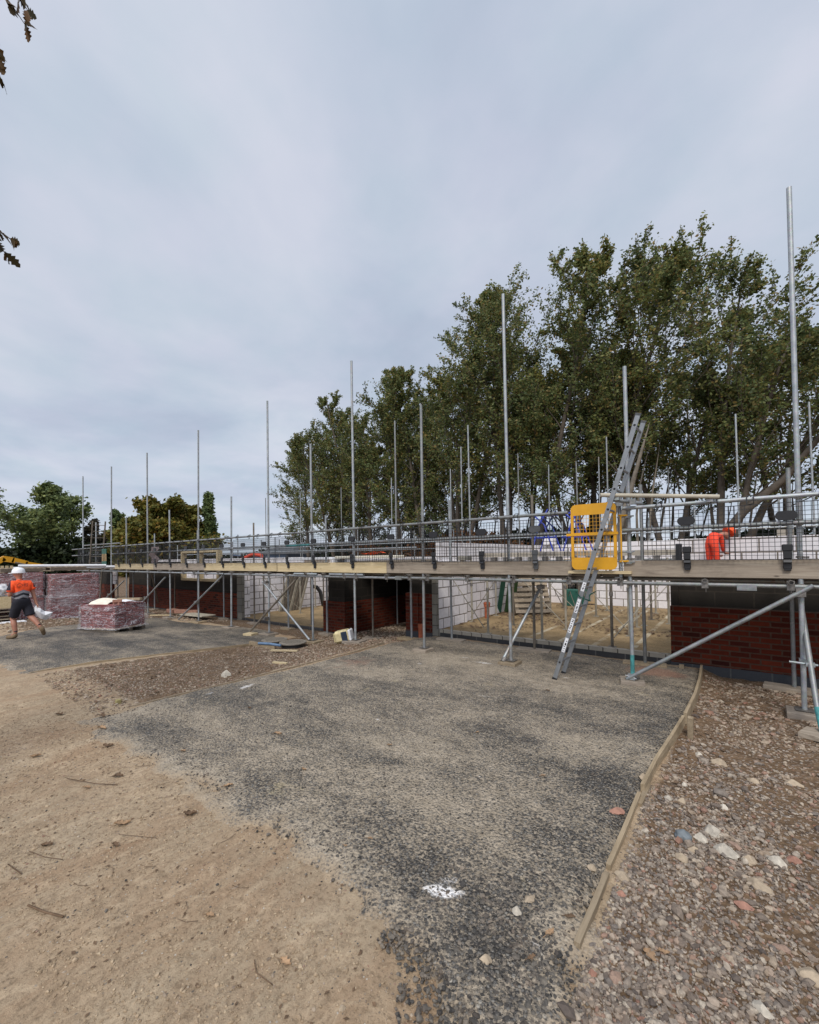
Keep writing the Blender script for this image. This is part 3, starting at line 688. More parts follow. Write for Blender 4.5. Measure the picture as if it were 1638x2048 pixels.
# braces
def brace(p, q, nm='brace', mat='steel', r=TR):
    MB().tube(p, q, r, 12, hollow=.004).build(nm, M[mat], SF)
brace((-1.185, 6.11, .07), (.615, 6.10, 1.335))
m = MB().obox((.515, 6.13, 1.26), (1, 0, 0), (0, 1, 0), (0, 0, 1), .04, .045, .045); m.build('coupler', M['coupler'], SF)
m = MB().obox((-1.13, 6.14, .10), (1, 0, 0), (0, 1, 0), (0, 0, 1), .045, .045, .03).tube((-1.2, 6.1, .12), (-1.07, 6.1, .09), .009, 6); m.build('coupler', M['steel'], SF)
# raking strut beside the right pole
MB().tube((.525, 6.75, 1.55), (.572, 5.70, .17), TR, 12).build('raker', M['steel'], SF)
MB().tube((.572, 5.70, .17), (.585, 5.46, -.012), TR+.0005, 12).build('raker_foot', M['teal'], SF)
m = MB().tube((.40, 6.02, .532), (.62, 6.0, .525), .012, 8).obox((.523, 6.16, .53), (1, 0, 0), (0, 1, 0), (0, 0, 1), .035, .03, .02).obox((.56, 5.99, .53), (1, 0, 0), (0, 1, 0), (0, 0, 1), .035, .03, .02); m.build('swivel_coupler', M['steel'], SF)
brace((-9.50, 5.86, -.06), (-8.12, 6.24, 1.27), 'brace', 'steel_dark')
brace((-9.36, 6.12, 1.15), (-7.55, 6.10, -.10))
MB().obox((-9.25, 6.14, 1.13), (1, 0, 0), (0, 1, 0), (0, 0, 1), .06, .045, .03).build('coupler', M['coupler'], SF)
m = MB().obox((-9.2, 6.1, .25), (1, 0, 0), (0, 1, 0), (0, 0, 1), .05, .06, .035); m.build('coupler', M['coupler'], SF)
brace((-2.94, 6.11, .055), (-2.60, 6.95, 1.20))
MB().obox((-2.61, 6.93, 1.17), (1, 0, 0), (0, 1, 0), (0, 0, 1), .05, .05, .035).build('coupler', M['coupler'], SF)
m = MB().tube((-2.93, 6.1, .055), (-2.91, 6.16, .10), TR+.014, 10); m.build('coupler', M['coupler'], SF)
brace((-13.75, 6.05, -.12), (-11.25, 6.12, 1.27)); brace((-17.2, 6.08, -.03), (-14.85, 6.12, 1.16)); brace((-20.6, 6.1, .10), (-18.4, 6.12, .97)); brace((-17.6, 7.0, .1), (-16.4, 6.3, 1.25), 'brace', 'steel_dark')
for p in ((-12.79, 6.14, .44), (-16.43, 6.13, .42), (-20.0, 6.13, .38)): MB().obox(p, (1, 0, 0), (0, 1, 0), (0, 0, 1), .06, .05, .045).build('coupler', M['coupler'], SF)
# swing-gate bracket tubes at the ladder head
MB().tube((-1.36, 5.72, 2.445), (-.16, 6.10, 2.345), TR+.001, 12, hollow=.004).build('gate_tube', M['concrete'], SF)
MB().tube((-1.22, 5.78, 2.375), (-1.0, 6.30, 2.36), TR, 12, hollow=.004).build('gate_tube', M['steel'], SF)
MB().tube((-1.24, 6.19, 1.30), (-1.24, 6.19, 2.37), TR, 12).build('gate_post', M['steel'], SF)
for p in ((-1.19, 5.81, 2.405), (-1.05, 6.05, 2.365), (-1.22, 6.12, 2.36), (-.25, 6.12, 2.325)): MB().obox(p, (1, 0, 0), (0, 1, 0), (0, 0, 1), .032, .04, .034).build('coupler', M['steel'], SF)
for z in (2.18, 1.72, 1.58): MB().tube((-1.26, 6.14, z), (-1.06, 6.14, z+.01), .010, 6).obox((-1.13, 6.165, z), (1, 0, 0), (0, 1, 0), (0, 0, 1), .034, .03, .012).build('coupler', M['steel'], SF)
# far-left ladder hoop and bars
MB().tube((-22.6, 6.0, 2.42), (-18.6, 6.05, 2.40), TR, 8).build('gate_tube', M['steel'], SF); MB().tube((-22.4, 6.3, 2.32), (-19.8, 6.3, 2.33), TR, 8).build('gate_tube', M['steel'], SF)
print('scaffold parts', len(SF.children))

# ---- sole boards
for x, y, k in sole_pts:
    g = GH(x, y)
    if y > 7 and x > -6:
        L, Wd = .30, .10
    elif y > 7: L, Wd = .22, .10
    else: L, Wd = (.15, .13) if x > -5 else (.22, .15)
    rot = Matrix.Rotation(rng.uniform(-.25, .25), 3, 'Z'); tk = .062 if x > -5.6 and y < 7 else .046
    m = MB().box((x-L, y-Wd-.03, g-.01), (x+L-.02, y+Wd-.02, g+tk), .004, rot, (x, y, g))
    ORD = ['rightmost', 'second', 'third', 'fourth', 'fifth', 'sixth', 'seventh', 'eighth', 'ninth', 'tenth', 'eleventh', 'twelfth', 'thirteenth', 'fourteenth', 'fifteenth', 'sixteenth', 'seventeenth']
    oi = ORD[(k-100-1 if y > 7 else k-1)]+(' from the right' if k not in (1, 101) else '')
    lab = ('timber sole board under the inner scaffold pole by the house wall, ' if y > 7 else 'square timber sole board under the outer scaffold pole, ')+oi
    tag(m.build('sole_board', M['toe_old'] if k % 3 else M['wood_y']), lab, 'board', 'boards under the inner poles' if y > 7 else 'boards under the front poles')
m = MB().box((.43, 5.32, -.045), (.83, 5.56, .005), .004, Matrix.Rotation(-.35, 3, 'Z')); tag(m.build('sole_board', M['toe_old']), 'weathered board on gravel under the raking strut with teal foot', 'board')
m = MB().box((-9.62, 5.74, -.16), (-9.36, 5.98, -.10), .004, Matrix.Rotation(.3, 3, 'Z')); tag(m.build('sole_board', M['toe_new']), 'pale board under the foot of the sloping brace beside the manhole covers', 'board')

# ---- toe boards
def toe(x0, x1, mat, lab, z0=1.402, z1=1.608, y=6.165, grp=None):
    m = MB().box((x0+.002, y, z0), (x1-.002, y+.038, z1), .003)
    tag(m.build('toe_board', M[mat]), lab, 'toe board', grp)
toe(-1.20, 3.3, 'toe_old', 'long grey weathered toe board right of the yellow gate, above the brick wall')
toe(-5.33, -1.87, 'toe_old', 'brown weathered toe board just left of the yellow gate, above the open garage')
toe(-8.83, -5.33, 'toe_new', 'fresh pale pine toe board above the dark passage and brick pier', z0=1.396)
toe(-12.36, -8.80, 'toe_new', 'fresh pale pine toe board above the garage with the crossed braces', y=6.128 if False else 6.165)
toe(-15.9, -12.36, 'toe_old', 'grey toe board above the timber window in the left brick wall')
toe(-19.5, -15.9, 'toe_new', 'pale toe board right of the small green gate')
toe(-24.9, -20.9, 'toe_old', 'grey toe board left of the small green gate, farthest along the scaffold')
# ---- deck boards
for s0, s1 in ((-24.9, -21), (-20.98, -17.1), (-17.08, -13.2), (-13.18, -9.3), (-9.28, -5.4), (-5.38, -1.5), (-1.48, 3.3)):
    for j in range(5):
        y = 6.215+j*.228
        m = MB().box((s0+rng.uniform(-.0, .02), y, 1.389), (s1-rng.uniform(0, .02), y+.222, 1.427), .003)
        tag(m.build('scaffold_board', M['deck' if rng.random() > .25 else 'toe_old']), 'worn scaffold board of the walking deck behind the toe boards', 'board', 'deck boards of the front scaffold')
m = MB().box((-1.90, 6.10, 1.432), (-1.10, 6.32, 1.470), .003); tag(m.build('scaffold_board', M['toe_new']), 'bright new board lying on the deck at the ladder opening under the yellow gate', 'board')

# ---- brick guards (black plastic mesh panels)
def guard(cx, w, lab, disc='black', bx=None):
    t = thing('mesh_guard', (cx, 6.12, 1.6), lab, 'mesh guard', 'black mesh guards hung on the guard rails')
    m = MB(); z0, z1 = 1.612, 2.225; h = w/2; r = .0024
    nx = int(round(w/.05)); 
    for i in range(nx+1):
        x = cx-h+w*i/nx; rr_ = r*1.7 if i in (0, nx) else r
        m.box((x-rr_, 6.117, z0), (x+rr_, 6.123, z1))
    nz = 13
    for i in range(nz+1):
        z = z0+(z1-z0)*i/nz; rr_ = r*1.7 if i in (0, nz) else r
        m.box((cx-h, 6.116, z-rr_), (cx+h, 6.122, z+rr_))
    m.build('mesh', M['black'], t)
    d = MB(); prof = []
    bm_v = []; hw, hr = .075, .05
    n = 10
    for k in range(n+1): a = -math.pi/2+math.pi*k/n; bm_v.append((cx+hw/1.6+hr*math.cos(a)*.9, 2.085+hr*math.sin(a)))
    for k in range(n+1): a = math.pi/2+math.pi*k/n; bm_v.append((cx-hw/1.6+hr*math.cos(a)*.9, 2.085+hr*math.sin(a)))
    nn = len(bm_v); vs = [(x, 6.104, z) for x, z in bm_v]+[(x, 6.126, z) for x, z in bm_v]
    d.add(vs, [tuple(range(nn-1, -1, -1)), tuple(range(nn, 2*nn))]+[(i, (i+1) % nn, nn+(i+1) % nn, nn+i) for i in range(nn)])
    d.build('name_plate', M['black' if disc == 'black' else 'grey_plastic'], t)
    c = MB()                                     # the clip that slips over the toe board
    c.box((cx-.045, 6.098, 1.70), (cx+.045, 6.128, 1.775), .008).box((cx-.036, 6.10, 1.62), (cx+.036, 6.125, 1.70), .004)
    c.obox((cx, 6.125, 1.605), (1, 0, 0), (0, .5, .87), (0, -.87, .5), .034, .035, .012)
    c.box((cx-.036, 6.135, 1.505), (cx+.036, 6.160, 1.60), .006)
    c.box((cx-.030, 6.132, 1.487), (cx+.030, 6.155, 1.507), .004)
    c.build('clip', M['black' if disc == 'black' else 'grey_plastic'], t)
    for s in (-1, 1):
        x = cx+s*w*.30
        k = MB(); k.path([(x-.03, 6.118, 2.24), (x-.03, 6.085, 2.30), (x-.026, 6.148, 2.335), (x+.026, 6.148, 2.335), (x+.03, 6.085, 2.30), (x+.03, 6.118, 2.24), (x-.03, 6.118, 2.225)], .006, 5)
        k.build('hook', M['black'], t)
    return t
GN = [(.42, 1.0, 'black mesh guard hung beside the tallest right scaffold pole'), (-.49, .93, 'black mesh guard between the right pole and the ladder'), (1.45, 1.0, 'black mesh guard at the right edge, beyond the tallest pole'),
      (-2.38, .95, 'mesh guard with grey clip, nearest the yellow gate on its left'), (-3.265, .90, 'black mesh guard second to the left of the yellow gate'), (-4.20, .95, 'black mesh guard third to the left of the yellow gate'),
      (-5.17, .95, 'black mesh guard in front of the leftmost white block wall top'), (-6.22, .98, 'black mesh guard over the dark passage opening'), (-7.40, .95, 'black mesh guard over the brick pier left of the passage'), (-8.35, .95, 'black mesh guard over the right side of the left garage'),
      (-9.27, .95, 'black mesh guard over the crossing of the braces'), (-10.22, .95, 'black mesh guard over the left end of the left garage'), (-11.28, .95, 'black mesh guard just right of the timber window'), (-12.3, .95, 'black mesh guard over the right half of the timber window')]
for cx, w_, lab in GN: guard(cx, w_, lab, 'grey' if abs(cx+2.38) < .01 else 'black')
x = -13.4; gi = 0
while x > -24.5:
    if not (-20.7 < x < -19.7):
        guard(x, 1.0, 'distant mesh guard, '+['first', 'second', 'third', 'fourth', 'fifth', 'sixth', 'seventh', 'eighth', 'ninth', 'tenth'][gi]+' to the left of the timber window'); gi += 1
    x -= 1.12

# ---- yellow safety gate
gt = thing('safety_gate', (-1.55, 6.08, 1.49), 'bright yellow metal ladder gate with mesh panel and solid bands', 'gate')
x0, x1, z0, z1 = -1.835, -1.255, 1.49, 2.385
def rr_panel(x0, x1, z0, z1, r, top, y0=6.06, y1=6.075):
    pts = []
    if top:
        pts = [(x0, z0), (x1, z0)]
        for k in range(7): a = math.pi/2*k/6; pts.append((x1-r+r*math.cos(a), z1-r+r*math.sin(a)))
        for k in range(7): a = math.pi/2+math.pi/2*k/6; pts.append((x0+r+r*math.cos(a), z1-r+r*math.sin(a)))
    else:
        pts = [(x1, z1), (x0, z1)]
        for k in range(7): a = math.pi+math.pi/2*k/6; pts.append((x0+r+r*math.cos(a), z0+r+r*math.sin(a)))
        for k in range(7): a = 1.5*math.pi+math.pi/2*k/6; pts.append((x1-r+r*math.cos(a), z0+r+r*math.sin(a)))
    n = len(pts); return [(x, y0, z) for x, z in pts]+[(x, y1, z) for x, z in pts], [tuple(range(n)), tuple(range(2*n-1, n-1, -1))]+[(i, n+i, n+(i+1) % n, (i+1) % n) for i in range(n)]
MB().add(*rr_panel(x0, x1, 2.235, z1, .07, True)).build('top_panel', M['yellow'], gt)
MB().add(*rr_panel(x0, x1, z0, 1.655, .07, False)).build('bottom_panel', M['yellow'], gt)
MB().box((x0, 6.055, 1.655), (x0+.035, 6.08, 2.235)).box((x1-.035, 6.055, 1.655), (x1, 6.08, 2.235)).box((x0-.06, 6.045, 1.955), (x1+.02, 6.085, 1.99)).build('frame', M['yellow'], gt)
m = MB()
for i in range(1, 12): x = x0+.035+(x1-x0-.07)*i/12; m.box((x-.0022, 6.064, 1.655), (x+.0022, 6.069, 2.235))
for i in range(1, 12): z = 1.655+.58*i/12; m.box((x0+.035, 6.066, z-.0022), (x1-.035, 6.071, z+.0022))
m.build('mesh', M['yellow'], gt)
MB().tube((-1.205, 6.08, 1.62), (-1.205, 6.08, 2.19), .011, 8).tube((-1.225, 6.07, 1.60), (-1.14, 6.15, 1.60), .013, 8).tube((-1.225, 6.07, 2.2), (-1.14, 6.15, 2.2), .013, 8).build('hinge_bar', M['yellow'], gt)
MB().path([(-1.205+.022*math.cos(a), 6.08, 1.56+.04*math.sin(a)) for a in np.linspace(0, 6.28, 12)], .005, 5).build('latch_ring', M['steel'], gt)

# ---- ladder
ld = thing('ladder', (-2.0, 6.0, 0), 'tall aluminium ladder with white stickers leaning past the yellow gate', 'ladder')
B = Vector((-2.005, 5.74, .005)); T = Vector((-.915, 5.74, 3.38)); dL = (T-B).normalized(); nL = dL.cross(Vector((0, 1, 0))).normalized(); LW = .37; LL = (T-B).length
for s in (0, 1):
    c = (B+T)/2+Vector((0, s*LW, 0)); hl = LL/2
    MB().obox(c, (0, 1, 0), nL, dL, .011, .027, hl).build('stile', M['alu'], ld)
    MB().obox(B+Vector((0, s*LW, 0))+dL*.02, (0, 1, 0), nL, dL, .014, .031, .022).build('foot', M['black'], ld)
    MB().obox(T+Vector((0, s*LW, 0)), (0, 1, 0), nL, dL, .014, .031, .014).build('end_cap', M['grey_plastic'], ld)
k = .27
while k < LL-.1:
    p = B+dL*k; MB().tube(p+Vector((0, -.011, 0)), p+Vector((0, LW+.011, 0)), .015, 8).build('rung', M['alu'], ld)
    MB().tube(p+Vector((0, -.0120, 0)), p+Vector((0, -.0135, 0)), .010, 10).build('rung_hole', M['black'], ld); k += .262
for k0, k1 in ((.42, .62), (.70, .90), (.98, 1.17), (1.28, 1.40)):
    st = MB().obox(B+dL*((k0+k1)/2)+Vector((0, -.0122, 0)), (0, 1, 0), nL, dL, .0008, .020, (k1-k0)/2).build('sticker', M['white'], ld)
    m = MB(); q = k0+.02
    while q < k1-.02:
        m.obox(B+dL*q+Vector((0, -.0136, 0))+nL*rng.uniform(-.006, .006), (0, 1, 0), nL, dL, .0005, rng.uniform(.006, .013), rng.uniform(.003, .006)); q += rng.uniform(.015, .035)
    m.build('sticker_print', M['black'], st)
MB().path([B+dL*1.24+Vector((-.06, -.02, .03)), B+dL*1.2+Vector((0, -.03, 0)), B+dL*1.17+Vector((.1, .1, -.03)), B+dL*1.2+Vector((.03, .3, 0)), B+dL*1.24+Vector((.06, .45, 0))], .008, 6).build('rope_tie', M['tealpanel'], ld)

# ---- small green gate and distant ladder on the left
gg = thing('safety_gate', (-20.3, 6.1, 1.5), 'small teal and timber gate at the distant left ladder opening', 'gate')
MB().box((-20.62, 6.06, 2.02), (-20.12, 6.08, 2.22)).build('top_panel', M['tealpanel'], gg); MB().box((-20.62, 6.06, 1.52), (-20.12, 6.08, 1.72)).build('bottom_panel', M['tealpanel'], gg)
MB().box((-20.6, 6.062, 1.72), (-20.54, 6.078, 2.02)).box((-20.40, 6.062, 1.72), (-20.34, 6.078, 2.02)).box((-20.2, 6.062, 1.72), (-20.14, 6.078, 2.02)).build('frame', M['wood_z'], gg)
dl = thing('ladder', (-20.5, 5.6, 0), 'dark ladder standing at the distant left end of the scaffold', 'ladder')
for s in (0, .4):
    MB().tube((-21.3+s*.3, 5.75+s, .0), (-20.6+s*.3, 5.75+s, 3.35), .03, 6).build('stile', M['steel_dark'], dl)
for k in range(13): f = .04+k*.076; MB().tube((-21.3+.7*f, 5.75, 3.35*f), (-21.18+.7*f, 6.15, 3.35*f), .013, 5).build('rung', M['steel_dark'], dl)

# ================================================================== GARAGE PROPS AND CONTENTS
def post(x, y, g, h, lab, mat='prop', r=.024):
    t = thing('steel_prop', (x, y, g), lab, 'prop', 'steel props standing on the garage floors')
    MB().tube((x, y, g), (x, y, h), r, 8).build('tube', M[mat], t)
    MB().obox((x, y, g+.004), (1, 0, 0), (0, 1, 0), (0, 0, 1), .06, .06, .004).build('base_plate', M[mat], t)
    MB().tube((x, y, h-.62), (x, y, h-.55), r+.009, 8).build('collar', M['coupler'], t)
    return t
OR = ['first', 'second', 'third', 'fourth', 'fifth']
for i, x in enumerate((-1.72, -2.9, -4.1, -5.12)):
    for j, y in enumerate((7.80, 9.05, 10.25, 11.5, 12.75)):
        if (i, j) == (3, 0): continue
        post(x+rng.uniform(-.05, .05), y+rng.uniform(-.06, .06), .121, 1.60, 'steel prop in right garage, %s line back, %s column from the right' % (OR[j], OR[i]), 'prop' if (i+j) % 3 else 'steel_dark')
for (x, y) in ((-1.66, 10.5), (-2.2, 12.9), (-1.25, 11.0)): post(x, y, .121, 1.6, {-1.66: 'extra steel prop paired close behind the right column, right garage', -2.2: 'thin steel prop near the back wall, right of the doorway', -1.25: 'steel prop at the far right of the right garage'}[x])
for i, x in enumerate((-9.6, -10.75, -12.0, -12.9)):
    for j, y in enumerate((7.87, 9.3, 10.7)):
        post(x+rng.uniform(-.06, .06), y, -.179, 1.58, 'steel prop in left garage, %s line back, %s column from the right' % (OR[j], OR[i]), 'prop' if (i+j) % 2 else 'steel_dark')
def tb(p, q, lab, r=.010, mat='prop', name='cross_brace', cat='brace', grp='thin cross braces between the props'):
    tag(MB().tube(p, q, r, 6).build(name, M[mat]), lab, cat, grp)
tb((-5.1, 7.82, 1.5), (-4.15, 7.84, .22), 'thin brace falling right from beside the first inner pole, right garage'); tb((-5.15, 9.05, .22), (-4.15, 8.9, 1.5), 'thin brace rising right against the white side wall')
tb((-4.15, 9.0, 1.5), (-2.9, 9.1, .2), 'long thin brace beside the leaning pallet'); tb((-2.95, 7.9, .2), (-1.75, 7.9, 1.45), 'thin brace just right of the ladder, low') if False else None
tb((-4.2, 10.3, 1.5), (-2.9, 10.2, .3), 'thin brace behind the ladder, left side'); tb((-2.9, 9.1, 1.5), (-1.72, 9.0, .25), 'thin brace falling right to the middle column of props'); tb((-1.7, 7.85, .28), (-.95, 9.9, 1.5), 'thin brace rising right behind the right scaffold pole')
tb((-1.7, 9.1, .3), (-.9, 10.8, 1.4), 'second thin brace rising right near the brick wall'); tb((-4.6, 11.5, .3), (-3.5, 11.6, 1.5), 'thin brace rising right in front of the doorway')
tb((-12.6, 7.9, 1.4), (-11.9, 9.2, 0), 'thin brace near the left jamb of the left garage'); tb((-12.8, 9.0, .0), (-11.9, 7.95, 1.1), 'crossing thin brace at the left of the left garage'); tb((-10.8, 9.3, 1.45), (-9.6, 9.3, .2), 'thin brace falling right in the left garage'); tb((-9.7, 9.3, .1), (-9.0, 9.4, .75), 'short thin brace at the right of the left garage')
# horizontal ties at the prop heads
for y in (9.05, 11.5): tb((-5.2, y, 1.54), (-.9, y, 1.56), 'long thin tie along the %s line of prop heads' % ('second' if y < 10 else 'fourth'), .02, 'steel', 'tie_tube', 'tube', 'tie tubes over the right garage')
# leaning pallet, second pallet, green panel, terracotta pot
def pallet(loc, rot, lab, mat='pallet', w=1.2, d=1.0, grp=None, nslat=7):
    t = thing('pallet', loc, lab, 'pallet', grp)
    Rm = rot; L = Vector(loc)
    def bx(a, b, nm, mt=mat):
        c = (Vector(a)+Vector(b))/2; h = (Vector(b)-Vector(a))/2
        MB().obox(L+Rm @ c, Rm @ Vector((1, 0, 0)), Rm @ Vector((0, 1, 0)), Rm @ Vector((0, 0, 1)), h.x, h.y, h.z).build(nm, M[mt], t)
    for k in range(nslat):
        y = -d/2+(d-.09)*k/(nslat-1); bx((-w/2, y, .118), (w/2, y+.09, .14), 'top_slat')
    for k in (-1, 0, 1):
        x = k*(w/2-.05); bx((x-.05, -d/2, .022), (x+.05, d/2, .117), 'bearer', 'deck')
    for k in range(3): y = -d/2+(d-.09)*k/2; bx((-w/2, y, 0), (w/2, y+.09, .021), 'bottom_slat')
    return t
rA = Matrix.Rotation(R(-8), 3, 'Z') @ Matrix.Rotation(R(72), 3, 'X')
pallet((-4.52, 11.15, .66), Matrix.Rotation(R(40), 3, 'Z') @ Matrix.Rotation(R(68), 3, 'X'), 'pale wooden pallet leaning upright at the back of the right garage', w=.95, d=1.15, nslat=8)
pallet((-5.0, 11.9, .66), Matrix.Rotation(R(60), 3, 'Z') @ Matrix.Rotation(R(84), 3, 'X'), 'dark pallet standing against the white side wall behind the pale one', 'deck', w=1.1, d=1.1)
m = MB().obox((-4.85, 10.75, .72), Matrix.Rotation(R(40), 3, 'Z') @ Vector((1, 0, 0)), Vector((-.30, .36, -.88)).normalized(), Vector((-.57, .68, .47)).normalized(), .13, .64, .02)
tag(m.build('green_board', M['green']), 'narrow green panel leaning beside the pale pallet', 'panel')
m = MB().obox((-5.05, 10.55, .70), Matrix.Rotation(R(40), 3, 'Z') @ Vector((1, 0, 0)), Vector((-.34, .40, -.85)).normalized(), Vector((-.55, .66, .51)).normalized(), .06, .66, .02)
tag(m.build('dark_plank', M['tealpanel']), 'dark blue-green plank leaning left of the green panel', 'plank')
pt = thing('clay_pipe', (-5.08, 9.75, .12), 'terracotta clay pipe standing upright against the white side wall', 'clay pipe')
MB().lathe([(.06, .12), (.06, .40), (.078, .405), (.08, .52), (.062, .522), (.06, .42)], (-5.08, 9.75, 0)).build('body', M['terracotta'], pt); MB().lathe([(.081, .47), (.087, .475), (.087, .50), (.081, .505)], (-5.08, 9.75, 0)).build('rim', M['terracotta'], pt)
m = MB().box((-4.32, 13.3, .121), (-3.7, 13.7, .62), .01); tag(m.build('green_crate', M['tealpanel']), 'dark green box standing in the garage doorway', 'box')
m = MB()
for q in range(8):
    p = Vector((rng.uniform(-4.4, -3.5), rng.uniform(12.9, 13.5), .13)); m.path([p, p+Vector((rng.uniform(-.3, .3), .1, rng.uniform(.1, .5))), p+Vector((rng.uniform(-.4, .4), .1, rng.uniform(.05, .6)))], .014, 4)
tag(m.build('scrap_pile', M['steel_dark']), 'tangle of scrap straps and offcuts in front of the green box', 'scrap', kind='stuff')
# left garage: stacked props leaning, black pipe
for q in range(7):
    y = 9.15+q*.12; tag(MB().box((-13.05+.03*q, y, -.17), (-12.97+.03*q, y+.09, 1.15+.05*(q % 3)), .004, Matrix.Rotation(R(-13), 3, 'X') @ Matrix.Rotation(R(6), 3, 'Y'), (-13, y, -.17)).build('leaning_board', M['steel_dark' if q % 3 else 'prop']), 'long grey board in the stack leaning on the left garage wall', 'board', 'boards leaning in the left garage')
tag(MB().path([(-13.1, 10.75, .62), (-13.05, 10.92, .58), (-13.0, 11.05, .40), (-12.98, 11.12, .1), (-12.97, 11.18, -.15)], .075, 10).build('black_pipe', M['black_pipe']), 'curved black plastic pipe leaning on the left garage wall', 'pipe')
# leaf litter on the garage floors
def leaf_quads(P, size, rot_flat=True, curl=.25):
    n = len(P); a = rng.uniform(0, 2*np.pi, n); s = size
    ux = np.stack([np.cos(a), np.sin(a), rng.uniform(-curl, curl, n)], 1); vx = np.stack([-np.sin(a), np.cos(a), rng.uniform(-curl, curl, n)], 1)
    s = s[:, None]; V = np.stack([P-ux*s, P-vx*s*.55+[0, 0, .0]*1, P+ux*s, P+vx*s*.55+np.array([0, 0, 1.])*s*curl], 1).reshape(-1, 3)
    return V, np.arange(4*n).reshape(-1, 4)
def litter(name, pts, size, mat, lab):
    V, F = leaf_quads(pts, size); o = npmesh(name, V, F, M[mat]); return tag(o, lab, 'leaf litter', kind='stuff')
n = 900; c = rng.integers(0, 9, n); cc = np.stack([rng.uniform(-5, -1.2, 9), rng.uniform(8.6, 13.2, 9)], 1)
P = np.stack([np.clip(cc[c, 0]+rng.normal(0, .55, n), -5.15, -.9), np.clip(cc[c, 1]+rng.normal(0, .3, n), 7.8, 13.8), np.full(n, .135)], 1)
litter('leaf_litter', P, rng.uniform(.025, .055, n), 'dry_leaf_dark', 'brown dead leaves drifted over the right garage floor')

# ================================================================== REAR SCAFFOLD POLES
RS = thing('rear_scaffold', (-6, 15, 0), 'rear tube scaffold with tall bare poles beyond the white block walls', 'scaffold')
for (x, y) in ((-6.26, 11.06), (-7.75, 13.1), (-10.08, 16.09), (-6.59, 15.39), (-6.44, 18.25), (-7.99, 23.1), (-5.23, 18.3), (-6.74, 23.0), (-6.53, 24.9), (-4.35, 18.13), (-3.39, 15.2), (-2.42, 22.7), (.05, 15.13), (2.08, 23.0), (-17.28, 16.25), (-13.42, 15.96), (-7.69, 9.34), (-20.33, 15.84), (-23.73, 15.8), (1.6, 15.2)):
    MB().tube((x, y, -.2), (x+rng.uniform(-.04, .04), y, 5.6), TR, 8).build('standard', M['teal'] if abs(y-23.1) < .01 else M['steel'], RS)
for x in (-12.2, -9.4, -6.0, -4.9, -2.2, -1.0, .9, -15, -18.4, -21.5, -26):
    MB().tube((x, 15.2, -.2), (x, 15.2, rng.uniform(2.7, 3.4)), TR, 8).build('standard', M['steel'], RS)
for z in (1.35, 2.05, 2.35): MB().tube((-30, 15.15, z), (4, 15.15, z), TR, 8).build('ledger', M['steel'], RS)
for z in (2.02, 2.3): MB().tube((-26, 11.4, z), (-8.5, 11.4, z), TR, 8).build('ledger', M['steel'], RS)
for x in (-26, -23, -20, -17.5, -14.5, -11.5, -8.6): MB().tube((x, 11.4, -.2), (x, 11.4, 2.6), TR, 8).build('standard', M['steel'], RS)
MB().box((-30, 15.12, 1.40), (4, 15.16, 1.62)).build('toe_board', M['toe_old'], RS)

# ---- things seen over the toe boards
for k, (x, y) in enumerate(((-3.35, 9.0), (-2.72, 9.15))):
    t = thing('blue_trestle', (x, y, 1.9), ['blue tubular trestle standing above the block wall, left of two', 'blue tubular trestle nearest the yellow gate'][k], 'trestle', 'blue trestles on the inner deck')
    for dy in (0, .5):
        MB().path([(x-.22, y+dy, 1.78), (x-.05, y+dy, 2.35), (x+.15, y+dy, 2.68)], .017, 6).build('leg', M['blue'], t)
        MB().path([(x+.25, y+dy, 1.78), (x+.06, y+dy, 2.35), (x-.2, y+dy, 2.60)], .017, 6).build('leg', M['blue'], t)
    MB().box((x-.25, y, 2.05), (x+.28, y+.03, 2.09)).build('crossbar', M['blue'], t); MB().box((x-.1, y, 2.56), (x+.2, y+.5, 2.6)).build('top_bar', M['blue'], t)
tag(MB().box((-.865, 8.72, 1.2), (-.77, 8.78, 1.86), .01).build('black_post', M['black']), 'black upright plastic post at the end of the white block wall', 'post')
tag(MB().box((-5.15, 13.9, 2.022), (-4.75, 14.1, 2.24), .01).build('loose_block', M['block_white']), 'loose white blocks stacked on the far wall behind the third mesh guard', 'block')
def tarp(name, x0, x1, y, z, mat, lab, cat, h=.1):
    xs_ = np.linspace(x0, x1, 30); ys_ = np.linspace(y, y+.6, 8); XX, YY = np.meshgrid(xs_, ys_, indexing='ij')
    zz = z+h*(fbm(XX, YY, 3.3, 4, 77)-.3); V = np.stack([XX.ravel(), YY.ravel(), zz.ravel()], 1)
    return tag(npmesh(name, V, grid_faces(30, 8), M[mat], smooth=False), lab, cat)
for k, (a, b, z) in enumerate(((-10.9, -8.9, 1.72), (-8.8, -6.6, 1.74))):
    tag(MB().box((a, 8.0, z-.06), (b, 8.32, z+.01), .01).build('insulation_slab', M['cream' if k else 'white']), ['pale slab lying on the wall head over the left garage', 'cream slab lying on the wall head over the passage'][k], 'slab')
tarp('orange_cover', -9.75, -9.15, 10.0, 1.80, 'orange', 'small orange sheet crumpled on the wall head beyond the passage', 'sheet', .22)
tag(MB().box((-5.25, 8.6, 1.6), (-4.95, 8.8, 1.71), .01).build('loose_block', M['block_quoin']), 'grey block on the corner of the white side wall', 'block')
# shirt hanging on the distant rail
m = MB(); V = []
for i in range(8):
    for j in range(9): V.append((-17.2+.5*i/7+.05*math.sin(j), 6.6+.07*math.sin(i*1.9+j), 2.22-.75*j/8*(1-.35*abs(i-3.5)/3.5)))
m.add(V, [(i*9+j, i*9+j+1, (i+1)*9+j+1, (i+1)*9+j) for i in range(7) for j in range(8)], True)
tag(m.build('hanging_rag', M['rag'] if 'rag' in M else simple('grey_pink_rag', (.26, .2, .2), .9, 0, .5, 18)), 'grey pink rag hanging from the distant inner rail', 'rag')

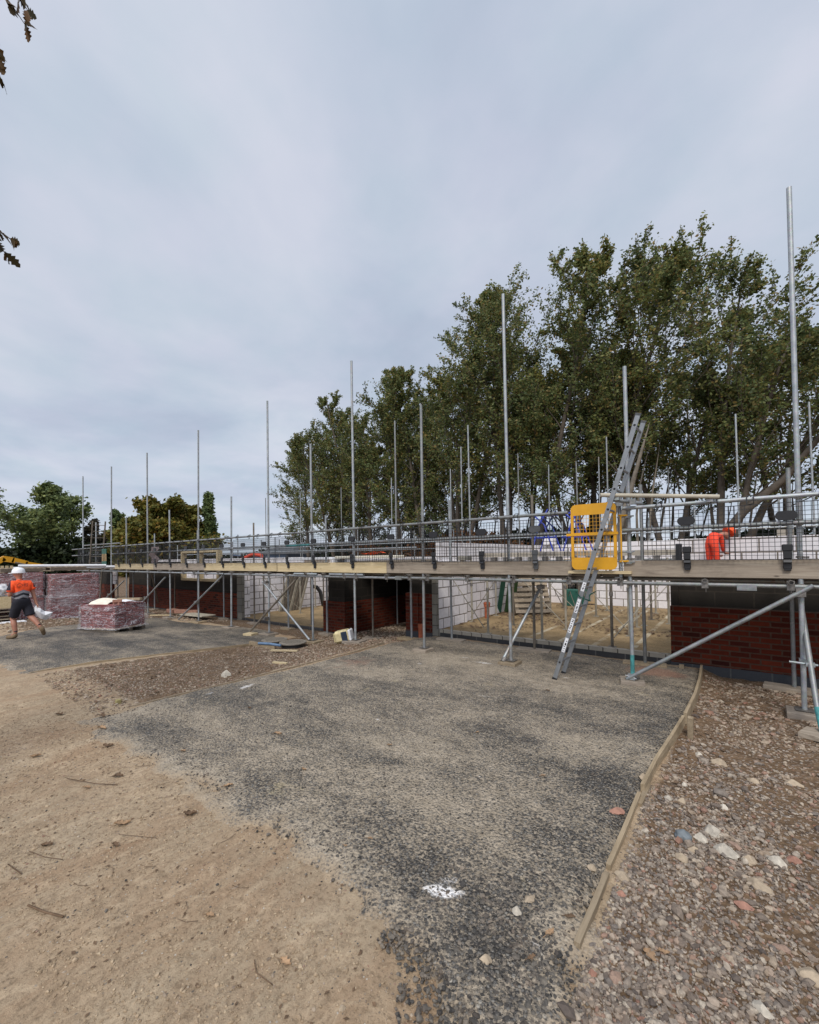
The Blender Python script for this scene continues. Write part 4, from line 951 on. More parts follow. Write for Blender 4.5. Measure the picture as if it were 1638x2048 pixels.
# ================================================================== GROUND THINGS NEAR THE HOUSE
def edging(pts, w, lab, mat='wood_y', hz=.05, top=None):
    m = MB()
    vs = []; n = len(pts)
    for i, (x, y, zt) in enumerate(pts):
        a = Vector(pts[max(i-1, 0)][:2]); b = Vector(pts[min(i+1, n-1)][:2]); d = (b-a).normalized(); nn = Vector((-d.y, d.x))*w/2
        for sgn in (1, -1):
            for z in (zt, GH(x, y)-.06): vs.append((x+nn.x*sgn, y+nn.y*sgn, z))
    fs = []
    for i in range(n-1):
        o = i*4; q = o+4
        fs += [(o, q, q+2, o+2), (o, o+1, q+1, q), (o+2, q+2, q+3, o+3), (o+1, o+3, q+3, q+1)]
    fs += [(0, 2, 3, 1), (n*4-4, n*4-3, n*4-1, n*4-2)]
    m.add(vs, fs); return tag(m.build('edging_board', M[mat]), lab, 'board', 'timber edging along the drives')
g = GH
def gz_(x, y, h): return g(x, y)+h
edging([(-.59, 1.90, gz_(-.59, 1.9, .036)), (-.585, 2.15, gz_(-.585, 2.15, .042)), (-.588, 2.42, gz_(-.588, 2.42, .028))], .026, 'nearest length of muddy timber edging, ending in the gravel')
edging([(-.592, 2.47, gz_(-.59, 2.47, .030)), (-.585, 2.8, gz_(-.585, 2.8, .036)), (-.58, 3.3, gz_(-.58, 3.3, .045))], .024, 'chipped middle length of timber edging beside the white stones')
edging([(-.562, 3.2, gz_(-.56, 3.2, .02)), (-.555, 3.52, gz_(-.55, 3.52, .025))], .03, 'short splintered strip nailed outside the middle edging board')
edging([(-.575, 3.40, gz_(-.57, 3.4, .06)), (-.555, 3.9, gz_(-.55, 3.9, .068)), (-.50, 4.5, gz_(-.5, 4.5, .085)), (-.462, 4.95, gz_(-.46, 4.95, .10))], .026, 'straight pale length of timber edging up to the stake')
edging([(-.452, 5.0, gz_(-.45, 5.0, .12)), (-.425, 5.8, gz_(-.42, 5.8, .11)), (-.43, 6.6, gz_(-.43, 6.6, .10)), (-.455, 7.42, gz_(-.45, 7.42, .09))], .028, 'farthest bowed length of timber edging, reaching the brick wall')
edging([(-5.64, 1.9, gz_(-5.64, 1.9, .004)), (-5.62, 2.5, gz_(-5.6, 2.5, .018)), (-5.60, 2.9, gz_(-5.6, 2.9, .010)), (-5.52, 4.3, gz_(-5.5, 4.3, .022)), (-5.50, 5.2, gz_(-5.5, 5.2, .014)), (-5.53, 6.3, gz_(-5.5, 6.3, .045))], .020, 'thin half buried edging along the left side of the near drive')
edging([(-8.68, 1.6, gz_(-8.68, 1.6, .012)), (-8.6, 2.4, gz_(-8.6, 2.4, .03)), (-8.5, 3.4, gz_(-8.5, 3.4, .022)), (-8.33, 5.1, gz_(-8.33, 5.1, .04))], .022, 'low edging board along the near side of the far drive')
edging([(-8.38, 5.15, gz_(-8.38, 5.15, .09)), (-7.6, 5.25, gz_(-7.6, 5.25, .09))], .03, 'yellowish edging board end beside the manhole covers')
tag(MB().box((-.41, 4.66, -.12), (-.365, 4.72, .185), .003, Matrix.Rotation(.03, 3, 'Y')).build('stake', M['wood_y']), 'square pine stake standing outside the edging board near the brick wall', 'stake')
tag(MB().box((-.72, 7.3, -.1), (-.66, 7.34, .075), .003).build('stake', M['wood_y']), 'small stake head beside the foundation blocks', 'stake')
tag(MB().box((-5.92, 1.87, -.02), (-5.86, 1.92, .055), .004).build('stake', simple('mossy_stake', (.30, .25, .11), .9)), 'short mossy stake at the left corner of the near drive', 'stake')
for (x, y, r, z, lab) in ((-7.50, 5.62, .27, .11, 'round iron manhole cover raised on its dark ring, nearer of two'), (-8.30, 5.72, .27, .06, 'round manhole cover set low behind the raised one')):
    gg_ = GH(x, y); t = thing('manhole_cover', (x, y, gg_), lab, 'manhole cover', 'manhole covers between the drives')
    MB().lathe([(r-.03, gg_-.05), (r-.03, gg_+z-.03)], (x, y, 0), 32).build('ring', M['black_pipe'], t)
    MB().lathe([(r-.02, gg_+z-.029), (r+.012, gg_+z-.02), (r+.012, gg_+z), (r-.02, gg_+z+.004), (r-.03, gg_+z-.002), (r-.05, gg_+z+.003)], (x, y, 0), 32).build('cover', M['iron'], t)
    m = MB()
    for i in range(-5, 6):
        for j in range(-5, 6):
            if math.hypot(i, j)*.04 < r-.06: m.box((x+i*.04-.012, y+j*.04-.012, gg_+z+.0035), (x+i*.04+.012, y+j*.04+.012, gg_+z+.009))
    tag(m.build('tread_studs', M['iron'], t), kind='stuff')
jx, jy = -6.45, 6.12; gj = GH(jx, jy); t = thing('jerry_can', (jx, jy, gj), 'dirty cream plastic container lying on its side with a blue label', 'container')
Rj = Matrix.Rotation(R(28), 3, 'Z') @ Matrix.Rotation(R(-12), 3, 'Y')
def jb(a, b, bev, nm, mt): MB().box(Vector(a)+Vector((jx, jy, gj)), Vector(b)+Vector((jx, jy, gj)), bev, Rj, (jx, jy, gj)).build(nm, M[mt], t)
jb((-.17, -.13, .02), (.15, .13, .27), .045, 'body', 'jerry'); jb((-.185, -.09, .055), (-.165, .09, .235), .01, 'base_recess', 'jerry'); jb((.0, -.134, .05), (.12, .135, .24), .004, 'label', 'jerry_blue'); jb((.14, -.12, .03), (.19, .12, .26), .02, 'shoulder', 'white')
tag(MB().path([(-8.08, 5.18, -.08), (-7.75, 5.22, -.06), (-7.45, 5.28, -.07)], .028, 7).build('blue_pipe', simple('faded_blue_pipe', (.12, .2, .32), .6)), 'faded blue plastic pipe end lying beside the manhole covers', 'pipe')
tag(MB().box((-7.3, 5.02, -.09), (-6.75, 5.10, -.07), 0, Matrix.Rotation(.5, 3, 'Z')).build('offcut', M['toe_new']), 'pale pointed timber offcut near the raised manhole cover', 'offcut')
tag(MB().box((-6.05, 4.15, .0), (-5.78, 4.2, .03), 0, Matrix.Rotation(.3, 3, 'Z')).build('offcut', M['toe_new']), 'small pale timber offcut beside the near drive edging', 'offcut')
tag(MB().box((-.955, 4.46, GH(-.87, 4.5)+.004), (-.80, 4.54, GH(-.87, 4.5)+.017), 0, Matrix.Rotation(-.35, 3, 'Z')).build('offcut', M['cream']), 'flat pale wood offcut lying alone on the near drive', 'offcut')
# debris by the left wall
tag(MB().box((-14.9, 6.6, -.12), (-13.6, 7.1, -.09), .003, Matrix.Rotation(.1, 3, 'Z')).build('flat_sheet', M['concrete']), 'pale flat sheet on the ground by the left brick wall', 'sheet')
for k in range(3): tag(MB().box((-16.2+k*.5, 6.7+.1*k, -.14), (-15.75+k*.5, 6.95+.1*k, -.02), .01, Matrix.Rotation(.4*k, 3, 'Z')).build('brick_fragment', M['brick_bit']), 'rough red brick lump in the small heap by the left brick wall', 'brick', 'brick lumps by the left wall')
tag(MB().box((-15.6, 6.1, -.12), (-14.9, 6.16, -.09), 0, Matrix.Rotation(.6, 3, 'Z')).build('offcut', M['toe_new']), 'pale timber offcut behind the small brick pack', 'offcut')

# ================================================================== BRICK PACKS
def pack(c, sx, sy, z0, z1, ang, lab, grp, pal=True, seed=0):
    t = thing('brick_pack', (c[0], c[1], z0), lab, 'brick pack', grp)
    Rz = Matrix.Rotation(ang, 3, 'Z'); P = Vector((c[0], c[1], 0))
    zb = z0+(.12 if pal else 0)
    me = MB(); me.box((c[0]-sx/2+.02, c[1]-sy/2+.02, zb), (c[0]+sx/2-.02, c[1]+sy/2-.02, z1-.01), 0, Rz, (c[0], c[1], zb)); me.build('bricks', M['packbrick'], t)
    # crumpled wrap: subdivided shell pushed about by noise
    nx, nz = 44, 22; per = []
    for k in range(nx):
        f = k/nx*4; s_ = int(f); u = f-s_
        per.append({0: (-sx/2+u*sx, -sy/2), 1: (sx/2, -sy/2+u*sy), 2: (sx/2-u*sx, sy/2), 3: (-sx/2, sy/2-u*sy)}[s_])
    V = []
    for j in range(nz+1):
        for k in range(nx):
            x, y = per[k]; z = zb-.03+(z1-zb+.03)*j/nz; nvec = Vector((x, y, 0)).normalized()
            d = .004+(.05 if seed != 5 else .11)*abs(mnoise.noise(Vector((x*3+seed, y*3, z*7)))) + (.05*(1-j/3)**2 if j < 3 else 0)
            p = Rz @ (Vector((x, y, 0))+nvec*d); V.append((p.x+c[0], p.y+c[1], z+(.02 if seed != 5 else .07*j/nz)*mnoise.noise(Vector((x*3, y*3+seed, z*2)))))
    F = [(j*nx+k, j*nx+(k+1) % nx, (j+1)*nx+(k+1) % nx, (j+1)*nx+k) for j in range(nz) for k in range(nx)]
    MB().add(V, F, True).build('plastic_wrap', M['wrap'], t)
    if pal:
        m = MB().box((c[0]-sx/2-.02, c[1]-sy/2-.02, z0+.095), (c[0]+sx/2+.02, c[1]+sy/2+.02, z0+.119), 0, Rz, (c[0], c[1], z0)); m.build('pallet_top', M['pallet'], t)
        for q in (-1, 0, 1): MB().box((c[0]-sx/2, c[1]+q*(sy/2-.06)-.05, z0), (c[0]+sx/2, c[1]+q*(sy/2-.06)+.05, z0+.094), 0, Rz, (c[0], c[1], z0)).build('bearer', M['deck'], t)
    return t
gB = -.08
pack((-17.55, 4.28), .98, 1.34, gB, .62, 0, 'lower wrapped brick pack of the right-hand tall stack', 'wrapped brick packs', False, 1)
pack((-17.56, 4.30), .96, 1.30, .63, 1.33, .02, 'upper wrapped brick pack of the right-hand tall stack', 'wrapped brick packs', False, 2)
pack((-17.9, 2.98), 1.0, 1.2, gB, .66, .03, 'lower wrapped brick pack behind the walking man', 'wrapped brick packs', False, 3)
pack((-17.9, 2.98), 1.0, 1.2, .67, 1.40, -.02, 'upper wrapped brick pack behind the walking man, under the pallets', 'wrapped brick packs', False, 4)
pack((-12.92, 4.05), 1.16, .88, -.08, .62, R(22), 'low torn brick pack on the far drive with a cream sack on top', 'wrapped brick packs', True, 5)
pallet((-18.0, 3.0, 1.41), Matrix.Rotation(.1, 3, 'Z'), 'empty pallet lying on top of the tall brick packs', grp=None)
pallet((-18.9, 4.4, 1.41), Matrix.Rotation(.05, 3, 'Z'), 'second empty pallet behind, level with the brick pack tops')
tag(MB().tube((-18.8, 3.2, 1.60), (-18.6, 5.6, 1.56), .05, 8).build('white_pipe', M['white']), 'long white pipe lying along the top of the pallets', 'pipe')
tag(MB().tube((-19.2, 3.1, 1.52), (-19.0, 6.0, 1.50), .05, 8).build('white_pipe', M['white']), 'white pipe second row behind the pallets', 'pipe')
# sacks and loose bricks on the torn pack
xs_ = np.linspace(-1, 1, 26); XX, YY = np.meshgrid(xs_, xs_, indexing='ij')
sx_ = -13.12+XX*.32-YY*.10; sy_ = 3.86+YY*.26+XX*.18; sz_ = .66+.10*np.exp(-((XX-.1)**2+(YY-.2)**2)*1.8)-.26*np.clip(-YY-.3, 0, 1)**1.3-.20*np.clip(-XX-.5, 0, 1)+.06*(fbm(sx_, sy_, 7, 4, 5)-.5)
tag(npmesh('sack', np.stack([sx_.ravel(), sy_.ravel(), sz_.ravel()], 1), grid_faces(26, 26), M['cream'], smooth=True), 'cream sack draped over the left corner of the low brick pack', 'sack').modifiers.new('s', 'SOLIDIFY').thickness = .012
sx_ = -12.70+XX*.22-YY*.08; sy_ = 4.22+YY*.18+XX*.12; sz_ = .66+.05*np.exp(-(XX**2+YY**2)*1.5)+.05*(fbm(sx_, sy_, 9, 4, 15)-.5)
tag(npmesh('sack', np.stack([sx_.ravel(), sy_.ravel(), sz_.ravel()], 1), grid_faces(26, 26), M['white'], smooth=True), 'crumpled white plastic on the middle of the low brick pack', 'plastic sheet').modifiers.new('s', 'SOLIDIFY').thickness = .01
tag(MB().box((-13.0, 4.3, .68), (-12.35, 4.40, .74), .004, Matrix.Rotation(.55, 3, 'Z')).build('offcut', M['wood_y']), 'length of timber lying on the low brick pack', 'offcut')
for k, (x, y, r_) in enumerate(((-12.52, 4.02, .4), (-12.48, 4.0, 1.2))): tag(MB().box((x-.1, y-.05, .605+.066*k), (x+.1, y+.05, .67+.066*k), .004, Matrix.Rotation(r_, 3, 'Z')).build('loose_brick', M['brick_bit']), ['loose orange brick on the right end of the low brick pack', 'tilted orange brick topmost on the low brick pack'][k], 'brick')
# crate, pallets and bags at the left edge
cr = thing('timber_crate', (-17.2, 2.3, .35), 'pale timber box on pallets at the left edge, holding white bags', 'crate')
MB().box((-17.7, 1.6, .38), (-17.66, 2.75, .72)).build('side_board', M['toe_new'], cr); MB().box((-17.10, 1.6, .38), (-17.06, 2.75, .72)).build('side_board', M['toe_new'], cr); MB().box((-17.66, 2.70, .38), (-17.10, 2.74, .70)).build('end_board', M['toe_new'], cr); MB().box((-17.7, 1.6, .35), (-17.06, 2.75, .379)).build('floor_board', M['pallet'], cr)
pallet((-17.35, 2.2, -.06), Matrix.Rotation(R(90), 3, 'Z'), 'lower pallet under the timber box at the left edge', w=1.25, d=.9); pallet((-17.35, 2.2, .15), Matrix.Rotation(R(90), 3, 'Z'), 'upper pallet under the timber box at the left edge', 'deck', w=1.25, d=.9)
tag(MB().box((-16.9, 1.8, -.05), (-16.5, 3.0, .005), .003).build('ground_beam', M['white']), 'white strip lying on the ground before the left pallets', 'strip')
for k, (x, y, z, s_) in enumerate(((-17.4, 2.05, .72, .36), (-17.45, 2.45, .86, .34), (-17.6, 2.2, 1.12, .33))):
    bm = bmesh.new(); bmesh.ops.create_icosphere(bm, subdivisions=4, radius=1)
    for v in bm.verts:
        q = v.co.copy(); d = 1+.35*mnoise.noise(q*2.1+Vector((k*7, 0, 0)))+.14*mnoise.noise(q*6+Vector((k*3, 1, 0)))
        v.co = Vector((x+q.x*s_*d, y+q.y*s_*.95*d, z+q.z*s_*.75*d))
    mb = MB().add([v.co for v in bm.verts], [[v.index for v in f.verts] for f in bm.faces], True); bm.free()
    tag(mb.build('white_bag', M['white']), ['white plastic bag lowest in the timber box', 'white plastic bag right of the others in the timber box', 'white plastic bag heaped highest at the left edge'][k], 'bag', 'white bags in the timber box')
fp = thing('slatted_hoarding', (-18.5, 2.6, .2), 'upright pale slatted timber panel behind the white bags', 'panel')
for q in range(4): MB().box((-18.5, 2.62+q*.11, .15), (-18.46, 2.69+q*.11, 1.62)).build('upright_slat', M['toe_new'], fp)
for z in (.5, 1.0, 1.45): MB().box((-18.455, 2.6, z), (-18.43, 3.05, z+.06)).build('rail', M['wood_z'], fp)
tag(MB().tube((-17.3, 2.2, .95), (-17.9, 3.0, 1.48), .028, 6).build('timber_pole', M['wood_z']), 'round timber pole sloping up across the slatted panel', 'pole')
ym = thing('digger_arm', (-25.5, 3.9, 1.2), 'yellow bent digger boom rising beyond the slatted timber panel', 'digger arm')
m = MB()
pts = [(-25.5, 2.9, 1.35), (-25.5, 3.4, 1.58), (-25.5, 3.85, 1.90), (-25.5, 4.15, 1.84), (-25.5, 4.6, 1.68), (-25.5, 5.3, 1.52)]
for a, b, t_ in zip(pts, pts[1:], (.09, .10, .12, .11, .08)):
    c_ = (Vector(a)+Vector(b))/2; dd_ = (Vector(b)-Vector(a)); m.obox(c_, (1, 0, 0), dd_.normalized(), Vector((1, 0, 0)).cross(dd_.normalized()), .15, dd_.length/2+.03, t_)
m.build('boom', M['yellow'], ym); MB().tube((-25.3, 4.2, 1.72), (-25.3, 5.0, 1.50), .04, 8).build('ram', M['steel_dark'], ym)
MB().box((-26.3, 2.2, .0), (-25.0, 3.1, 1.40), .05).build('cab', M['yellow'], ym)
er = thing('red_digger', (-22.6, 13.2, 0), 'small orange red digger arm seen over the left garage wall', 'digger')
MB().path([(-22.9, 13.2, 1.2), (-22.5, 13.4, 1.72), (-21.6, 13.5, 1.98), (-20.9, 13.6, 1.92), (-20.6, 13.6, 1.55)], .10, 8).build('arm', M['rust_red'], er); MB().box((-23.6, 12.8, .0), (-22.3, 13.8, 1.6), .06).build('body', M['rust_red'], er)
MB().path([(-23.5, 13.0, 1.5), (-23.0, 13.2, 1.95), (-22.4, 13.3, 1.9)], .05, 8).build('ram', M['bldg_blue'], er)
fb = thing('distant_building', (-39, 27, 0), 'low blue clad building with grey roof far beyond the left garage', 'building')
MB().box((-41.5, 26, -.5), (-35.5, 31, 2.2)).build('wall', M['bldg_blue'], fb)
MB().add([(-41.8, 25.8, 2.2), (-35.2, 25.8, 2.2), (-35.2, 31.2, 2.2), (-41.8, 31.2, 2.2), (-40.2, 28.5, 3.1), (-36.8, 28.5, 3.1)], [(0, 1, 5, 4), (1, 2, 5), (2, 3, 4, 5), (3, 0, 4), (0, 3, 2, 1)]).build('roof', M['roof_grey'], fb)

# ================================================================== TREES
def grow_tree(name, base, H, lab, leafmat, barkmat, seed, leaf=(.09, .17), nl=80, spread=.30, t0=.24, lean=(0, 0), n1=26, n2=8, r0=.16, group=None, ang=(28, 52), nstem=1, cat='tree', upb=.35, squash=1.0, l2=.42, jit=.16):
    rs = np.random.default_rng(seed)
    t = thing(name, base, lab, cat, group)
    wood = MB(); LP = []
    bx, by, bz = base
    def path(p, d, L, n, wob, up):
        pts = [p.copy()]; d = d.copy()
        for i in range(n):
            d += rs.normal(0, wob, 3)+np.array([0, 0, up]) + np.array([lean[0], lean[1], 0])*.06
            d /= np.linalg.norm(d); pts.append(pts[-1]+d*L/n)
        return pts
    def at(pts, f):
        k = f*(len(pts)-1); i = min(int(k), len(pts)-2); u = k-i; return pts[i]*(1-u)+pts[i+1]*u, (pts[i+1]-pts[i])/np.linalg.norm(pts[i+1]-pts[i])
    def side(d, a):
        r_ = rs.normal(0, 1, 3); r_ -= d*r_.dot(d); r_ /= np.linalg.norm(r_); return d*math.cos(a)+r_*math.sin(a)
    for sidx in range(nstem):
        off = np.array([rs.uniform(-.5, .5), rs.uniform(-.5, .5), 0])*(nstem > 1)
        Hs = H*(1-.18*sidx*rs.uniform(.5, 1))
        d0 = np.array([lean[0]*.5+rs.normal(0, .06)+off[0]*.25, lean[1]*.5+rs.normal(0, .05)+off[1]*.25, 1.]); d0 /= np.linalg.norm(d0)
        tr = path(np.array([bx, by, bz-.3])+off*.6, d0, Hs, 12, .045, .02)
        rr2 = [r0*(1-.93*i/12)**.9+.012 for i in range(13)]
        wood.path([Vector(p) for p in tr], rr2, 7)
        nn1 = n1//nstem+ (3 if nstem > 1 else 0)
        for i in range(nn1):
            f = t0+(1-t0)*((i+rs.uniform(0, 1))/nn1)**.9
            f = min(f, .985); p, d = at(tr, f); a = R(rs.uniform(*ang))
            g_ = (f-t0)/(1-t0); prof = (math.sin(math.pi*min(1, .18+g_*.80)))**.7*(1-.35*g_)
            L1 = H*spread*prof*rs.uniform(.65, 1.15)*squash
            b1 = path(p, side(d, a), L1, 6, .10, upb*.16); r1 = max(.012, r0*.34*(1-f*.75))
            wood.path([Vector(q) for q in b1], [r1*(1-.85*k/6) for k in range(7)], 5)
            for j in range(n2):
                f2 = .22+.78*(j+rs.uniform(0, 1))/n2; f2 = min(f2, .98); p2, d2 = at(b1, f2)
                L2 = max(.5, L1*l2*(1.1-.55*f2)*rs.uniform(.6, 1.2)); b2 = path(p2, side(d2, R(rs.uniform(25, 55))), L2, 4, .14, upb*.14)
                wood.path([Vector(q) for q in b2], [r1*.30*(1-.8*k/4)+.003 for k in range(5)], 3)
                m_ = int(nl*rs.uniform(.6, 1.3)); ff = rs.uniform(.12, 1.0, m_)
                b2a = np.array(b2); kk = ff*4; ii = np.minimum(kk.astype(int), 3); u_ = (kk-ii)[:, None]
                LP.append(b2a[ii]*(1-u_)+b2a[ii+1]*u_+rs.normal(0, 1, (m_, 3))*np.array([jit, jit, jit*.8])*min(1.6, .5+L2*.4))
    LP = np.concatenate(LP); n = len(LP)
    s = rs.uniform(leaf[0], leaf[1], n)[:, None]
    u = rs.normal(0, 1, (n, 3)); u[:, 2] *= .6; u /= np.linalg.norm(u, axis=1)[:, None]
    v = rs.normal(0, 1, (n, 3)); v -= u*(u*v).sum(1)[:, None]; v /= np.linalg.norm(v, axis=1)[:, None]
    V = np.stack([LP-u*s, LP-v*s*.6, LP+u*s, LP+v*s*.6], 1).reshape(-1, 3)
    wood.build('trunk', M[barkmat], t)
    npmesh('crown', V, np.arange(4*n).reshape(-1, 4), M[leafmat], t)
    return n
tot = 0
WOOD = [ # x, y, height, lean, label
 (3.2, 17.5, 12.4, (.15, 0), 'dark tree at the right edge, beyond the tallest pole'),
 (6.2, 22.0, 14.5, (.1, 0), 'tall dark tree mostly off the right edge'),
 (-.6, 21.5, 14.2, (.45, 0), 'tree leaning right whose feathery top reaches the tallest pole'),
 (-2.4, 23.5, 12.0, (.2, 0), 'bushy tree in the dip between the two tallest crowns'),
 (-4.1, 21.0, 15.8, (.06, 0), 'tallest tree of the row, russet tipped, above the ladder'),
 (-6.2, 22.5, 13.9, (.0, 0), 'tree with twin crown tips just left of the tallest tree'),
 (-9.2, 21.5, 15.9, (.0, 0), 'tall dense tree right of the tall middle pole'),
 (-10.4, 22.5, 16.6, (-.03, 0), 'dense tree directly behind the tall middle pole'),
 (-12.8, 21.5, 14.4, (-.03, 0), 'tree left of the tall middle pole with pale loose tips'),
 (-15.3, 22.5, 14.2, (-.03, 0), 'dark tree behind the two shorter rear poles'),
 (-18.2, 22.5, 14.2, (-.03, 0), 'rounded dark tree in the left half of the row'),
 (-21.2, 22.5, 13.6, (-.04, 0), 'yellow green tree third from the left end of the row'),
 (-24.4, 23.0, 13.4, (-.05, 0), 'loose tree second from the left end of the row'),
 (-28.6, 23.0, 12.6, (-.28, 0), 'sparse drooping tree at the left end of the row'),
]
for k, (x, y, H, ln, lab) in enumerate(WOOD):
    tot += grow_tree('broadleaf_tree', (x, y, -.3), H, lab, 'leaf_wood', 'bark', 100+k, leaf=(.042, .092), nl=72 if k not in (2, 12, 13) else 50, spread=.37, t0=.33 if k < 8 else .2, lean=ln, n1=46, n2=11, r0=.17, nstem=[2, 1, 3][k % 3], group='trees of the wood behind the site', ang=(24, 60), upb=.5, l2=.50, jit=.095)
BACK = [(8.5, 27, 14.5), (2.0, 27, 13.0), (-3.0, 28.5, 12.4), (-7.0, 28, 13.5), (-11.5, 28, 14.5), (-16.0, 28.5, 14.0), (-20.5, 28.5, 13.0), (-26.5, 27.0, 13.0)]
for k, (x, y, H) in enumerate(BACK):
    tot += grow_tree('broadleaf_tree', (x, y, -.3), H, 'tree in the hidden second row of the wood, '+['behind the right edge', 'behind the leaning tree', 'behind the ladder', 'behind the twin tipped tree', 'behind the tall middle pole', 'behind the two rear poles', 'behind the rounded tree', 'behind the left end'][k], 'leaf_wood', 'bark', 300+k, leaf=(.055, .11), nl=42, spread=.38, t0=.36 if k < 5 else .2, n1=32, n2=9, r0=.15, group='second row of the wood', ang=(30, 68), upb=.4, nstem=2, l2=.42)
# thin bare trunks standing in the wood
for k in range(26):
    x = rng.uniform(-22, 6); y = rng.uniform(19.5, 27); h = rng.uniform(5, 9); p = [Vector((x, y, -.3))]
    d = Vector((rng.uniform(-.15, .2), 0, 1))
    for i in range(6): d += Vector((rng.uniform(-.12, .14), rng.uniform(-.1, .1), 0)); p.append(p[-1]+d.normalized()*h/6)
    r_ = rng.uniform(.05, .12)
    tag(MB().path(p, [r_*(1-.93*i/6) for i in range(7)], 6).build('tree_trunk', M['bark' if k % 4 else 'bark_pale']), 'slim dark bare trunk standing among the trees of the wood', 'trunk', 'slim trunks in the wood')
# big low fork of the leaning tree on the right
tag(MB().path([(-1.6, 20, .0), (-.9, 20, 1.6), (.2, 20, 3.2), (1.4, 20, 4.3), (2.3, 20, 5.6), (3.6, 20, 6.6)], [.2, .18, .15, .12, .09, .04], 8).build('tree_trunk', M['bark']), 'thick dark limb sloping right above the orange worker', 'trunk')
tag(MB().path([(-4.4, 19.5, -.2), (-4.1, 19.5, 2.2), (-3.5, 19.5, 4.2), (-3.1, 19.5, 5.6), (-2.7, 19.5, 7.0)], [.17, .14, .11, .07, .01], 8).build('tree_trunk', M['bark_pale']), 'pale brown trunk leaning right just right of the ladder', 'trunk')
# left hand background trees
grow_tree('broadleaf_tree', (-76, 15.0, -.5), 12.6, 'big open bright green tree at the left edge', 'leaf_bright', 'bark', 501, leaf=(.16, .30), nl=52, spread=.52, t0=.20, n1=34, n2=10, r0=.34, ang=(45, 85), upb=.3, nstem=2, jit=.4)
grow_tree('broadleaf_tree', (-80, 9.0, -.5), 13.2, 'dark green tree cut by the left edge', 'leaf_bright', 'bark', 502, leaf=(.15, .28), nl=34, spread=.45, t0=.22, n1=24, n2=8, r0=.3, ang=(35, 70), upb=.3, jit=.4)
grow_tree('broadleaf_tree', (-77, 22.5, -.5), 8.9, 'thin brownish half bare tree left of the first tall poles', 'leaf_brown', 'bark_pale', 503, leaf=(.14, .26), nl=22, spread=.34, t0=.15, n1=26, n2=9, r0=.2, ang=(25, 60), upb=.4, nstem=3)
grow_tree('broadleaf_tree', (-74, 23.5, -.5), 9.8, 'pale green wispy tree between two tall poles', 'leaf_poplar', 'bark_pale', 504, leaf=(.16, .3), nl=26, spread=.30, t0=.2, n1=24, n2=8, r0=.2, ang=(25, 55), upb=.4)
grow_tree('broadleaf_tree', (-62, 25.5, -.5), 10.6, 'broad round olive brown tree behind the left scaffold', 'leaf_olive', 'bark', 505, leaf=(.18, .34), nl=170, spread=.62, t0=.08, n1=44, n2=11, r0=.3, ang=(45, 95), upb=.12, nstem=2, squash=1.0, jit=.4)
grow_tree('broadleaf_tree', (-66, 22.6, -.5), 7.8, 'lower olive shoulder of trees left of the round tree', 'leaf_olive', 'bark', 506, leaf=(.18, .34), nl=120, spread=.42, t0=.10, n1=28, n2=9, r0=.25, ang=(40, 85), upb=.15, jit=.35)
grow_tree('poplar_tree', (-61, 30.8, -.5), 11.6, 'narrow upright poplar right of the round olive tree', 'leaf_poplar', 'bark', 507, leaf=(.14, .26), nl=90, spread=.17, t0=.10, n1=40, n2=6, r0=.2, ang=(15, 32), upb=.9, jit=.25)
def hedge(name, a, b, h, depth, n, leaf, mat, lab, base=-.3, seed=1):
    rs = np.random.default_rng(seed); a = np.array(a); b = np.array(b); t_ = rs.uniform(0, 1, n); L = np.linalg.norm(b-a); nrm = np.array([-(b-a)[1], (b-a)[0]])/L
    prof = h*(.55+.75*fbm(t_*L, t_*0+seed, .22, 4, seed)); off = rs.uniform(-.5, .5, n)*depth
    P = np.stack([a[0]+(b-a)[0]*t_+nrm[0]*off, a[1]+(b-a)[1]*t_+nrm[1]*off, base+prof*rs.uniform(0, 1, n)**.7], 1)
    s = rs.uniform(*leaf, n)[:, None]; u = rs.normal(0, 1, (n, 3)); u /= np.linalg.norm(u, axis=1)[:, None]; v = rs.normal(0, 1, (n, 3)); v -= u*(u*v).sum(1)[:, None]; v /= np.linalg.norm(v, axis=1)[:, None]
    V = np.stack([P-u*s, P-v*s*.6, P+u*s, P+v*s*.6], 1).reshape(-1, 3)
    return tag(npmesh(name, V, np.arange(4*n).reshape(-1, 4), M[mat]), lab, 'hedge', kind='stuff')
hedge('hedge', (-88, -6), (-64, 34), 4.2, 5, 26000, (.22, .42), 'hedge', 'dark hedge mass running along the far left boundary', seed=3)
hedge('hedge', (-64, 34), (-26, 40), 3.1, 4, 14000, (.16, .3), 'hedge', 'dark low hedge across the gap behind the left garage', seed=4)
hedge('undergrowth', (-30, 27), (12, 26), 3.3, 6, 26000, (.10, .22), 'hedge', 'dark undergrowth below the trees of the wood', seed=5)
hedge('undergrowth', (-21, 20.5), (-8, 20.0), 3.4, 2, 5000, (.07, .14), 'leaf_red', 'russet bramble patch below the middle of the wood', seed=8)
